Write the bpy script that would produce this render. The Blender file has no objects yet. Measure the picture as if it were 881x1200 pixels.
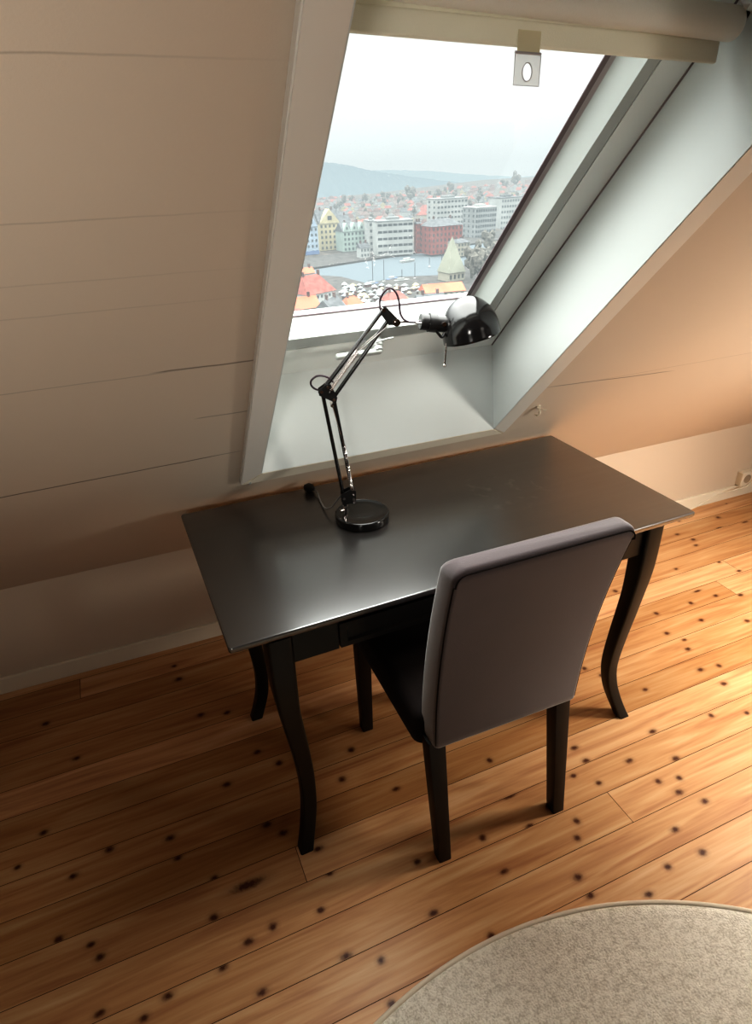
import bpy, bmesh, math, random
from mathutils import Vector, Matrix
random.seed(7)
sc = bpy.context.scene
C = sc.collection
PI = math.pi

# ------------------------------------------------------------------ measurements of the place (metres)
CAM = Vector((0, 0, 1.6417)); YAW, PIT, ROLL, FPX = .3755, .5039, -.0332, 741.0
YW, HK, TH = 2.101, .4211, .8103            # knee wall, its height, roof slope angle
XL, XR, XLO, XRO = .3013, 1.0649, .243, 1.130
S0, SB, DEP, CT = .648, .8135, .1904, .020   # opening bottom, frame bottom, frame depth, casing thickness
ST = 1.93                                    # frame top
SINT, COST = math.sin(TH), math.cos(TH)
cy, sy, cp, sp = math.cos(YAW), math.sin(YAW), math.cos(PIT), math.sin(PIT)
FW = Vector((sy*cp, cy*cp, -sp)); R0 = Vector((cy, -sy, 0)); U0 = R0.cross(FW)
RI = math.cos(ROLL)*R0 + math.sin(ROLL)*U0
UP = -math.sin(ROLL)*R0 + math.cos(ROLL)*U0

def S(x, s, off=0):                          # a point on the sloping roof: s up the slope, off into the room
    return Vector((x, YW - s*COST - off*SINT, HK + s*SINT - off*COST))

# ------------------------------------------------------------------ materials
def nt(name):
    m = bpy.data.materials.new(name); m.use_nodes = True
    n = m.node_tree; return m, n, n.nodes['Principled BSDF'], n.nodes['Material Output']
def N(n, t, **k):
    d = n.nodes.new(t)
    for a, b in k.items(): setattr(d, a, b)
    return d
def mat(name, col, rough=.5, metal=0, bump=0, bscale=60, var=0, vscale=6, spec=.5, sheen=0, coat=0):
    m, n, b, o = nt(name)
    b.inputs['Roughness'].default_value = rough; b.inputs['Metallic'].default_value = metal
    b.inputs['Specular IOR Level'].default_value = spec
    b.inputs['Sheen Weight'].default_value = sheen; b.inputs['Coat Weight'].default_value = coat
    tc = N(n, 'ShaderNodeTexCoord')
    ns = N(n, 'ShaderNodeTexNoise'); ns.inputs['Scale'].default_value = vscale; ns.inputs['Detail'].default_value = 4
    n.links.new(tc.outputs['Object'], ns.inputs['Vector'])
    mx = N(n, 'ShaderNodeMix', data_type='RGBA')
    v = var or .03
    mx.inputs['A'].default_value = tuple(c*(1-v) for c in col) + (1,)
    mx.inputs['B'].default_value = tuple(min(1, c*(1+v)) for c in col) + (1,)
    n.links.new(ns.outputs['Fac'], mx.inputs['Factor']); n.links.new(mx.outputs['Result'], b.inputs['Base Color'])
    if bump:
        nb = N(n, 'ShaderNodeTexNoise'); nb.inputs['Scale'].default_value = bscale; nb.inputs['Detail'].default_value = 3
        n.links.new(tc.outputs['Object'], nb.inputs['Vector'])
        bp = N(n, 'ShaderNodeBump'); bp.inputs['Strength'].default_value = bump; bp.inputs['Distance'].default_value = .002
        n.links.new(nb.outputs['Fac'], bp.inputs['Height']); n.links.new(bp.outputs['Normal'], b.inputs['Normal'])
    return m

def math_(n, op, a, b=None, clamp=False):
    d = N(n, 'ShaderNodeMath', operation=op); d.use_clamp = clamp
    for i, v in enumerate((a, b)):
        if v is None: continue
        if isinstance(v, (int, float)): d.inputs[i].default_value = v
        else: n.links.new(v, d.inputs[i])
    return d.outputs[0]

def wall_mat(name, col, seams):
    """painted panels; seams = (z of the seam, strength, x from, x to, slope of z along x)"""
    m, n, b, o = nt(name)
    b.inputs['Roughness'].default_value = .62
    g = N(n, 'ShaderNodeNewGeometry'); sx = N(n, 'ShaderNodeSeparateXYZ'); n.links.new(g.outputs['Position'], sx.inputs[0])
    X, Z = sx.outputs['X'], sx.outputs['Z']
    nz = N(n, 'ShaderNodeTexNoise'); nz.inputs['Scale'].default_value = 9; nz.inputs['Detail'].default_value = 5
    n.links.new(g.outputs['Position'], nz.inputs['Vector'])
    wob = math_(n, 'MULTIPLY', math_(n, 'SUBTRACT', nz.outputs['Fac'], .5), .006)
    tot = None
    for z, st, xa, xb, kk in seams:
        zz = math_(n, 'ADD', math_(n, 'SUBTRACT', Z, z), wob)
        if kk: zz = math_(n, 'SUBTRACT', zz, math_(n, 'MULTIPLY', math_(n, 'SUBTRACT', X, xa), kk))
        w = .0016 if st < .5 else .0026
        ln = math_(n, 'SUBTRACT', 1, math_(n, 'DIVIDE', math_(n, 'ABSOLUTE', zz), w), True)
        mid, hw = (xa+xb)/2, (xb-xa)/2
        ms = math_(n, 'MULTIPLY', math_(n, 'SUBTRACT', 1, math_(n, 'DIVIDE', math_(n, 'ABSOLUTE', math_(n, 'SUBTRACT', X, mid)), hw), True), 4, True)
        ln = math_(n, 'MULTIPLY', math_(n, 'MULTIPLY', ln, ms), st)
        tot = ln if tot is None else math_(n, 'MAXIMUM', tot, ln)
    mx = N(n, 'ShaderNodeMix', data_type='RGBA')
    n2 = N(n, 'ShaderNodeTexNoise'); n2.inputs['Scale'].default_value = 1.5; n2.inputs['Detail'].default_value = 3
    n.links.new(g.outputs['Position'], n2.inputs['Vector'])
    m2 = N(n, 'ShaderNodeMix', data_type='RGBA')
    m2.inputs['A'].default_value = tuple(c*.95 for c in col)+(1,); m2.inputs['B'].default_value = tuple(min(1, c*1.05) for c in col)+(1,)
    n.links.new(n2.outputs['Fac'], m2.inputs['Factor'])
    n.links.new(m2.outputs['Result'], mx.inputs['A']); mx.inputs['B'].default_value = (.06, .04, .025, 1)
    if tot is not None: n.links.new(tot, mx.inputs['Factor'])
    else: mx.inputs['Factor'].default_value = 0
    n.links.new(mx.outputs['Result'], b.inputs['Base Color'])
    n3 = N(n, 'ShaderNodeTexNoise'); n3.inputs['Scale'].default_value = 260; n3.inputs['Detail'].default_value = 2
    n.links.new(g.outputs['Position'], n3.inputs['Vector'])
    h = math_(n, 'SUBTRACT', math_(n, 'MULTIPLY', n3.outputs['Fac'], .35), tot) if tot is not None else n3.outputs['Fac']
    bp = N(n, 'ShaderNodeBump'); bp.inputs['Strength'].default_value = .25; bp.inputs['Distance'].default_value = .002
    n.links.new(h, bp.inputs['Height']); n.links.new(bp.outputs['Normal'], b.inputs['Normal'])
    return m

def floor_mat():
    m, n, b, o = nt('pine_boards')
    tc = N(n, 'ShaderNodeTexCoord')
    ab = N(n, 'ShaderNodeAttribute', attribute_name='bid'); ak = N(n, 'ShaderNodeAttribute', attribute_name='knot')
    cmb = N(n, 'ShaderNodeCombineXYZ'); n.links.new(math_(n, 'MULTIPLY', ab.outputs['Fac'], 37.), cmb.inputs['Z'])
    n.links.new(math_(n, 'MULTIPLY', ab.outputs['Fac'], 19.), cmb.inputs['X'])
    va = N(n, 'ShaderNodeVectorMath', operation='ADD'); n.links.new(tc.outputs['Object'], va.inputs[0]); n.links.new(cmb.outputs[0], va.inputs[1])
    mp = N(n, 'ShaderNodeMapping'); mp.inputs['Scale'].default_value = (1.0, 13, 1); n.links.new(va.outputs[0], mp.inputs['Vector'])
    g1 = N(n, 'ShaderNodeTexNoise'); g1.inputs['Scale'].default_value = 2.2; g1.inputs['Detail'].default_value = 4; g1.inputs['Distortion'].default_value = .9
    n.links.new(mp.outputs[0], g1.inputs['Vector'])
    mp2 = N(n, 'ShaderNodeMapping'); mp2.inputs['Scale'].default_value = (2, 70, 1); n.links.new(va.outputs[0], mp2.inputs['Vector'])
    g2 = N(n, 'ShaderNodeTexNoise'); g2.inputs['Scale'].default_value = 2; g2.inputs['Detail'].default_value = 4
    n.links.new(mp2.outputs[0], g2.inputs['Vector'])
    f = math_(n, 'ADD', math_(n, 'MULTIPLY', g1.outputs['Fac'], .75), math_(n, 'MULTIPLY', g2.outputs['Fac'], .25))
    cr = N(n, 'ShaderNodeValToRGB'); e = cr.color_ramp.elements
    e[0].position = .28; e[0].color = (.38, .145, .042, 1); e[1].position = .74; e[1].color = (.68, .43, .21, 1)
    x = e.new(.50); x.color = (.56, .285, .10, 1)
    n.links.new(f, cr.inputs['Fac'])
    hv = N(n, 'ShaderNodeHueSaturation'); n.links.new(cr.outputs['Color'], hv.inputs['Color'])
    n.links.new(math_(n, 'ADD', .80, math_(n, 'MULTIPLY', ab.outputs['Fac'], .38)), hv.inputs['Value'])
    n.links.new(math_(n, 'ADD', .94, math_(n, 'MULTIPLY', ab.outputs['Fac'], -.10)), hv.inputs['Saturation'])
    # a knot: dark heart, reddish halo
    wn = N(n, 'ShaderNodeTexNoise'); wn.inputs['Scale'].default_value = 90; n.links.new(tc.outputs['Object'], wn.inputs['Vector'])
    k = math_(n, 'ADD', ak.outputs['Fac'], math_(n, 'MULTIPLY', math_(n, 'SUBTRACT', wn.outputs['Fac'], .5), math_(n, 'MULTIPLY', ak.outputs['Fac'], .7)))
    kr = N(n, 'ShaderNodeValToRGB'); q = kr.color_ramp.elements
    q[0].position = .0; q[0].color = (0, 0, 0, 1); q[1].position = .8; q[1].color = (1, 1, 1, 1); z = q.new(.36); z.color = (.22, .22, .22, 1)
    n.links.new(k, kr.inputs['Fac'])
    mx = N(n, 'ShaderNodeMix', data_type='RGBA'); n.links.new(hv.outputs['Color'], mx.inputs['A']); mx.inputs['B'].default_value = (.085, .024, .008, 1)
    n.links.new(kr.outputs['Color'], mx.inputs['Factor']); n.links.new(mx.outputs['Result'], b.inputs['Base Color'])
    b.inputs['Roughness'].default_value = .42; b.inputs['Specular IOR Level'].default_value = .35
    bp = N(n, 'ShaderNodeBump'); bp.inputs['Strength'].default_value = .12; bp.inputs['Distance'].default_value = .001
    n.links.new(f, bp.inputs['Height']); n.links.new(bp.outputs['Normal'], b.inputs['Normal'])
    return m

def dark_wood(name, col, rough, sc_=(2, 60, 60), lo=.8, hi=1.3, spots=False):
    m, n, b, o = nt(name)
    tc = N(n, 'ShaderNodeTexCoord'); mp = N(n, 'ShaderNodeMapping'); mp.inputs['Scale'].default_value = sc_
    n.links.new(tc.outputs['Object'], mp.inputs['Vector'])
    g = N(n, 'ShaderNodeTexNoise'); g.inputs['Scale'].default_value = 1.5; g.inputs['Detail'].default_value = 6
    n.links.new(mp.outputs[0], g.inputs['Vector'])
    mx = N(n, 'ShaderNodeMix', data_type='RGBA')
    mx.inputs['A'].default_value = tuple(c*lo for c in col)+(1,); mx.inputs['B'].default_value = tuple(c*hi for c in col)+(1,)
    n.links.new(g.outputs['Fac'], mx.inputs['Factor'])
    n.links.new(mx.outputs['Result'], b.inputs['Base Color'])
    r2 = N(n, 'ShaderNodeTexNoise'); r2.inputs['Scale'].default_value = 7; r2.inputs['Detail'].default_value = 6; n.links.new(tc.outputs['Object'], r2.inputs['Vector'])
    n.links.new(math_(n, 'ADD', rough-.06, math_(n, 'ADD', math_(n, 'MULTIPLY', g.outputs['Fac'], .08), math_(n, 'MULTIPLY', r2.outputs['Fac'], .06))), b.inputs['Roughness'])
    bp = N(n, 'ShaderNodeBump'); bp.inputs['Strength'].default_value = .10; bp.inputs['Distance'].default_value = .0008
    n.links.new(g.outputs['Fac'], bp.inputs['Height']); n.links.new(bp.outputs['Normal'], b.inputs['Normal'])
    if spots:   # worn, scuffed patches of the lacquer
        s = N(n, 'ShaderNodeTexNoise'); s.inputs['Scale'].default_value = 26; s.inputs['Detail'].default_value = 5; n.links.new(tc.outputs['Object'], s.inputs['Vector'])
        sx = N(n, 'ShaderNodeSeparateXYZ'); n.links.new(tc.outputs['Object'], sx.inputs[0])
        dx = math_(n, 'POWER', math_(n, 'DIVIDE', math_(n, 'SUBTRACT', sx.outputs['X'], .95), .20), 2)
        dy = math_(n, 'POWER', math_(n, 'DIVIDE', math_(n, 'SUBTRACT', sx.outputs['Y'], .36), .14), 2)
        ar = math_(n, 'SUBTRACT', 1, math_(n, 'ADD', dx, dy), True)
        k = math_(n, 'MULTIPLY', math_(n, 'MULTIPLY', math_(n, 'SUBTRACT', s.outputs['Fac'], .56), 5, True), ar)
        m3 = N(n, 'ShaderNodeMix', data_type='RGBA'); n.links.new(mx.outputs['Result'], m3.inputs['A']); m3.inputs['B'].default_value = (.34, .31, .28, 1)
        n.links.new(math_(n, 'MULTIPLY', k, .22), m3.inputs['Factor']); n.links.new(m3.outputs['Result'], b.inputs['Base Color'])
    return m

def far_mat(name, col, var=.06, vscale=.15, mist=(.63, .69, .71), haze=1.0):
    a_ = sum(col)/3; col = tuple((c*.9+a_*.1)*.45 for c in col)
    """matt outdoor surface with mist painted in: a pale glow thickens with distance out over the town"""
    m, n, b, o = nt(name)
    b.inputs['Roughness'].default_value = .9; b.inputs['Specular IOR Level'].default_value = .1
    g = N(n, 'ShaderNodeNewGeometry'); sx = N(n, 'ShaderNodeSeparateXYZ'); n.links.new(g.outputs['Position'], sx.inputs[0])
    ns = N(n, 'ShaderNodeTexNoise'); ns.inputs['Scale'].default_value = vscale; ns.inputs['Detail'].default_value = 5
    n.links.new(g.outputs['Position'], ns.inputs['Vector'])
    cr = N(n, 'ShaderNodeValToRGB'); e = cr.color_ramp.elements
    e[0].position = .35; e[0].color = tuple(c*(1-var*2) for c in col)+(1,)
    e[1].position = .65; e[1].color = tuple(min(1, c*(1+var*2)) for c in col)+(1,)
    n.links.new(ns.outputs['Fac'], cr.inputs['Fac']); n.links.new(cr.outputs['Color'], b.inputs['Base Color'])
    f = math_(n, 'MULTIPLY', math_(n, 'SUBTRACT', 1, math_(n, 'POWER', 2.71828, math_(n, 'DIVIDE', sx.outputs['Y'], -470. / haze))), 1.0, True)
    em = N(n, 'ShaderNodeEmission'); em.inputs['Color'].default_value = mist+(1,); em.inputs['Strength'].default_value = 1  # haze painted into the surface as pale emission
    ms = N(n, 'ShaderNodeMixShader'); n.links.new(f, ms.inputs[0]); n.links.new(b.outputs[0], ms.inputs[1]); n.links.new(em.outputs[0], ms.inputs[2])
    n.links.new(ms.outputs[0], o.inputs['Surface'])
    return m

def glass_mat():
    m, n, b, o = nt('window_glass')
    n.nodes.remove(b)
    t = N(n, 'ShaderNodeBsdfTransparent'); t.inputs['Color'].default_value = (.97, .985, .98, 1)
    g = N(n, 'ShaderNodeBsdfGlossy'); g.inputs['Roughness'].default_value = .02
    ms = N(n, 'ShaderNodeMixShader'); ms.inputs[0].default_value = .02; n.links.new(t.outputs[0], ms.inputs[1]); n.links.new(g.outputs[0], ms.inputs[2])
    # fine rain specks
    tc = N(n, 'ShaderNodeTexCoord'); v = N(n, 'ShaderNodeTexVoronoi'); v.inputs['Scale'].default_value = 170; n.links.new(tc.outputs['Object'], v.inputs['Vector'])
    k = math_(n, 'MULTIPLY', math_(n, 'LESS_THAN', v.outputs['Distance'], .09), .10)
    d = N(n, 'ShaderNodeBsdfTranslucent'); d.inputs['Color'].default_value = (.9, .93, .93, 1)
    m2 = N(n, 'ShaderNodeMixShader'); n.links.new(k, m2.inputs[0]); n.links.new(ms.outputs[0], m2.inputs[1]); n.links.new(d.outputs[0], m2.inputs[2])
    n.links.new(m2.outputs[0], o.inputs['Surface'])
    return m

def clear_plastic():
    m, n, b, o = nt('clear_plastic')
    b.inputs['Base Color'].default_value = (.86, .86, .84, 1); b.inputs['Roughness'].default_value = .2; b.inputs['Alpha'].default_value = .5
    return m

def rug_mat():
    m, n, b, o = nt('wool_pile')
    tc = N(n, 'ShaderNodeTexCoord')
    a = N(n, 'ShaderNodeTexNoise'); a.inputs['Scale'].default_value = 210; a.inputs['Detail'].default_value = 4; n.links.new(tc.outputs['Object'], a.inputs['Vector'])
    c = N(n, 'ShaderNodeTexNoise'); c.inputs['Scale'].default_value = 60; c.inputs['Detail'].default_value = 5; n.links.new(tc.outputs['Object'], c.inputs['Vector'])
    f = math_(n, 'ADD', math_(n, 'MULTIPLY', a.outputs['Fac'], .55), math_(n, 'MULTIPLY', c.outputs['Fac'], .45))
    cr = N(n, 'ShaderNodeValToRGB'); e = cr.color_ramp.elements
    e[0].position = .36; e[0].color = (.54, .49, .41, 1); e[1].position = .56; e[1].color = (.80, .755, .67, 1)
    n.links.new(f, cr.inputs['Fac']); n.links.new(cr.outputs['Color'], b.inputs['Base Color'])
    b.inputs['Roughness'].default_value = .95; b.inputs['Specular IOR Level'].default_value = .1; b.inputs['Sheen Weight'].default_value = .3
    bp = N(n, 'ShaderNodeBump'); bp.inputs['Strength'].default_value = .8; bp.inputs['Distance'].default_value = .006
    n.links.new(f, bp.inputs['Height']); n.links.new(bp.outputs['Normal'], b.inputs['Normal'])
    return m

def fabric_mat(name, col):
    m, n, b, o = nt(name)
    tc = N(n, 'ShaderNodeTexCoord')
    w = N(n, 'ShaderNodeTexNoise'); w.inputs['Scale'].default_value = 520; w.inputs['Detail'].default_value = 2; n.links.new(tc.outputs['Object'], w.inputs['Vector'])
    w2 = N(n, 'ShaderNodeTexNoise'); w2.inputs['Scale'].default_value = 14; w2.inputs['Detail'].default_value = 4; n.links.new(tc.outputs['Object'], w2.inputs['Vector'])
    f = math_(n, 'ADD', math_(n, 'MULTIPLY', w.outputs['Fac'], .6), math_(n, 'MULTIPLY', w2.outputs['Fac'], .4))
    mx = N(n, 'ShaderNodeMix', data_type='RGBA'); mx.inputs['A'].default_value = tuple(c*.8 for c in col)+(1,); mx.inputs['B'].default_value = tuple(c*1.2 for c in col)+(1,)
    n.links.new(f, mx.inputs['Factor']); n.links.new(mx.outputs['Result'], b.inputs['Base Color'])
    b.inputs['Roughness'].default_value = .85; b.inputs['Specular IOR Level'].default_value = .25; b.inputs['Sheen Weight'].default_value = .8; b.inputs['Sheen Roughness'].default_value = .5
    bp = N(n, 'ShaderNodeBump'); bp.inputs['Strength'].default_value = .35; bp.inputs['Distance'].default_value = .002
    n.links.new(f, bp.inputs['Height']); n.links.new(bp.outputs['Normal'], b.inputs['Normal'])
    return m

# ------------------------------------------------------------------ geometry helpers
def link(name, bm, m, parent=None, smooth=False, auto=None):
    me = bpy.data.meshes.new(name); bmesh.ops.recalc_face_normals(bm, faces=bm.faces[:]); bm.to_mesh(me); bm.free()
    if isinstance(m, (list, tuple)):
        for q in m: me.materials.append(q)
    else: me.materials.append(m)
    if smooth:
        for p in me.polygons: p.use_smooth = True
        if auto: me.set_sharp_from_angle(angle=math.radians(auto))
    o = bpy.data.objects.new(name, me); C.objects.link(o)
    if parent: o.parent = parent
    return o
def tag(o, label=None, cat=None, group=None, kind=None):
    if label: o['label'] = label
    if cat: o['category'] = cat
    if group: o['group'] = group
    if kind: o['kind'] = kind
    return o
def empty(name, loc=(0, 0, 0), rz=0):
    o = bpy.data.objects.new(name, None); C.objects.link(o); o.location = loc; o.rotation_euler = (0, 0, rz); o.empty_display_size = .05
    return o
def struct(name, bm, m, label, cat, parent=None, **k):
    o = link(name, bm, m, parent, **k)
    return tag(o, label, cat, kind='structure')
def B(): return bmesh.new()
def hexa(bm, pts, mi=0):
    """eight corners: bottom four then top four"""
    v = [bm.verts.new(p) for p in pts]
    fs = []
    for f in ((0, 3, 2, 1), (4, 5, 6, 7), (0, 1, 5, 4), (1, 2, 6, 5), (2, 3, 7, 6), (3, 0, 4, 7)):
        q = bm.faces.new([v[i] for i in f]); q.material_index = mi; fs.append(q)
    return v, fs
def box(bm, a, b, bev=0, seg=2, M=None, mi=0):
    x0, y0, z0 = a; x1, y1, z1 = b
    P = [(x0, y0, z0), (x1, y0, z0), (x1, y1, z0), (x0, y1, z0), (x0, y0, z1), (x1, y0, z1), (x1, y1, z1), (x0, y1, z1)]
    if M: P = [M @ Vector(p) for p in P]
    v, fs = hexa(bm, P, mi)
    if bev:
        es = list({e for f in fs for e in f.edges})
        bmesh.ops.bevel(bm, geom=es, offset=bev, segments=seg, affect='EDGES', profile=.6)
def sbox(bm, x0, x1, s0, s1, o0, o1, bev=0):
    """box in roof-slope coordinates"""
    P = [S(x0, s0, o0), S(x1, s0, o0), S(x1, s1, o0), S(x0, s1, o0), S(x0, s0, o1), S(x1, s0, o1), S(x1, s1, o1), S(x0, s1, o1)]
    v, fs = hexa(bm, P)
    if bev:
        bmesh.ops.bevel(bm, geom=list({e for f in fs for e in f.edges}), offset=bev, segments=2, affect='EDGES', profile=.6)
def frame_dir(d):
    d = d.normalized(); a = Vector((0, 0, 1)) if abs(d.z) < .9 else Vector((1, 0, 0))
    u = d.cross(a).normalized(); return u, d.cross(u).normalized()
def tube(bm, pts, r, seg=10, cap=True):
    pts = [Vector(p) for p in pts]; rings = []
    rr = r if isinstance(r, (list, tuple)) else [r]*len(pts)
    u = None
    for i, p in enumerate(pts):
        d = (pts[min(i+1, len(pts)-1)] - pts[max(i-1, 0)]).normalized()
        if u is None: u, w = frame_dir(d)
        else:
            u = (u - d*u.dot(d)).normalized(); w = d.cross(u)
        rings.append([bm.verts.new(p + rr[i]*(math.cos(2*PI*k/seg)*u + math.sin(2*PI*k/seg)*w)) for k in range(seg)])
    for a, b in zip(rings, rings[1:]):
        for k in range(seg): bm.faces.new((a[k], a[(k+1) % seg], b[(k+1) % seg], b[k]))
    if cap: bm.faces.new(rings[0][::-1]); bm.faces.new(rings[-1])
def spline(pts, n=8):
    pts = [Vector(p) for p in pts]; out = []
    P = [pts[0]*2-pts[1]] + pts + [pts[-1]*2-pts[-2]]
    for i in range(1, len(P)-2):
        for k in range(n):
            t = k/n; a, b, c, d = P[i-1], P[i], P[i+1], P[i+2]
            out.append(.5*((2*b)+(c-a)*t+(2*a-5*b+4*c-d)*t*t+(3*b-a-3*c+d)*t**3))
    return out + [pts[-1]]
def lathe(bm, prof, seg=48, M=None):
    """prof = (r, z)"""
    rings = []
    for r, z in prof:
        if r < 1e-6: rings.append([bm.verts.new((M @ Vector((0, 0, z))) if M else (0, 0, z))])
        else:
            R_ = []
            for k in range(seg):
                p = Vector((r*math.cos(2*PI*k/seg), r*math.sin(2*PI*k/seg), z)); R_.append(bm.verts.new(M @ p if M else p))
            rings.append(R_)
    for a, b in zip(rings, rings[1:]):
        for k in range(seg):
            k2 = (k+1) % seg
            if len(a) == 1 and len(b) == 1: continue
            if len(a) == 1: bm.faces.new((a[0], b[k], b[k2]))
            elif len(b) == 1: bm.faces.new((a[k], a[k2], b[0]))
            else: bm.faces.new((a[k], a[k2], b[k2], b[k]))
def rrect(w, d, r, n=5):
    """rounded rectangle, centred"""
    out = []
    for cx_, cy_, a0 in ((w/2-r, d/2-r, 0), (-w/2+r, d/2-r, PI/2), (-w/2+r, -d/2+r, PI), (w/2-r, -d/2+r, 1.5*PI)):
        for k in range(n+1):
            a = a0 + k*PI/2/n; out.append((cx_+r*math.cos(a), cy_+r*math.sin(a)))
    return out
def loft(bm, rings, cap=True):
    V = [[bm.verts.new(p) for p in r] for r in rings]
    n = len(V[0])
    for a, b in zip(V, V[1:]):
        for k in range(n): bm.faces.new((a[k], a[(k+1) % n], b[(k+1) % n], b[k]))
    if cap: bm.faces.new(V[0][::-1]); bm.faces.new(V[-1])

# ------------------------------------------------------------------ colours of the room
Lzs = lambda s: HK + s*SINT
M_slope = wall_mat('painted_panel', (.66, .56, .455), [
    (Lzs(.750), .95, -.62, .262, .030), (Lzs(1.2165), .75, .04, .30, .0), (Lzs(1.213), .35, -1.5, .25, .0), (Lzs(1.004), .5, .12, .27, .0),
    (Lzs(1.42), .18, -1.8, .26, 0), (Lzs(1.492), .16, -1.8, .26, 0), (Lzs(1.61), .25, -1.8, .26, 0), (Lzs(1.83), .3, -1.9, .26, 0),
    (Lzs(.852), .8, 1.14, 1.70, -.055), (Lzs(.835), .30, 1.14, 3.9, .01)])
M_wall = wall_mat('painted_wall', (.70, .595, .48), [])
M_trimwood = mat('beige_gloss_paint', (.86, .79, .66), .45, bump=.1, bscale=40)
M_white = mat('white_paint', (.80, .82, .79), .38, bump=.05, bscale=90)
M_case = mat('warm_white_casing', (.80, .765, .70), .4, bump=.05, bscale=90)
M_lin = mat('white_lining_board', (.635, .66, .645), .5, bump=.12, bscale=30, var=.03, vscale=5)
M_sash = mat('white_lacquered_sash', (.46, .485, .47), .35)
M_gask = mat('grey_rubber_seal', (.16, .13, .14), .5)
M_seal = mat('grey_groove', (.22, .18, .17), .7)
M_alu = mat('grey_mauve_seal', (.42, .39, .40), .5)
M_hand = mat('white_plastic', (.44, .46, .44), .3)
M_blind = mat('cream_blind_fabric', (.82, .80, .73), .75, bump=.2, bscale=400)
M_blind2 = mat('cream_hem_fabric', (.78, .74, .64), .8, bump=.2, bscale=400)
def see_through(m, k):      # cloth that lets some daylight through
    n = m.node_tree; b = n.nodes['Principled BSDF']; o = n.nodes['Material Output']
    t = N(n, 'ShaderNodeBsdfTranslucent'); n.links.new(b.inputs['Base Color'].links[0].from_socket, t.inputs['Color'])
    x = N(n, 'ShaderNodeMixShader'); x.inputs[0].default_value = k; n.links.new(b.outputs[0], x.inputs[1]); n.links.new(t.outputs[0], x.inputs[2]); n.links.new(x.outputs[0], o.inputs['Surface'])
see_through(M_blind, .12); see_through(M_blind2, .25)
M_glass = glass_mat(); M_clear = clear_plastic()
M_tape = mat('yellowed_tape', (.72, .66, .46), .5)
M_top = dark_wood('black_brown_table_top', (.012, .009, .008), .40, (1.2, 34, 34), spots=True)
M_top.node_tree.nodes['Principled BSDF'].inputs['Specular IOR Level'].default_value = .9
M_top.node_tree.nodes['Principled BSDF'].inputs['Coat Weight'].default_value = 1
M_top.node_tree.nodes['Principled BSDF'].inputs['Coat Roughness'].default_value = .21
M_top.node_tree.nodes['Principled BSDF'].inputs['Coat IOR'].default_value = 2.05
M_top.node_tree.nodes['Principled BSDF'].inputs['IOR'].default_value = 1.5
M_desk = dark_wood('black_brown_table_frame', (.013, .012, .010), .38, (30, 30, 2))
M_leg = dark_wood('black_chair_wood', (.012, .009, .009), .45, (40, 40, 2))
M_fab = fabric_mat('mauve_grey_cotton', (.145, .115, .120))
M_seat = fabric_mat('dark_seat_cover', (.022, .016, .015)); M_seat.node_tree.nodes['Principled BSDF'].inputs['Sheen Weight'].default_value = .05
M_black = mat('black_lacquered_metal', (.012, .011, .011), .16, coat=.4)
M_blk2 = mat('black_plastic', (.015, .014, .014), .35)
M_chr = mat('chrome', (.80, .74, .72), .16, metal=1)
M_cord = mat('dark_cord', (.028, .012, .02), .4)
M_cordg = mat('grey_cord', (.16, .15, .14), .4)
M_in = mat('white_shade_inside', (.75, .75, .72), .5)
M_floor = floor_mat(); M_rug = rug_mat()
M_dim = wall_mat('dark_unseen_wall', (.17, .115, .075), [])  # unseen walls and ceiling kept dark to cut bounced light
M_sock = mat('beige_plastic', (.42, .34, .25), .4)
M_under = mat('subfloor', (.02, .01, .006), .9)

# ------------------------------------------------------------------ the room shell
XA, XB, YB, ZC = -2.2, 4.2, -2.6, 2.36
SC = (ZC-HK)/SINT
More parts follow.
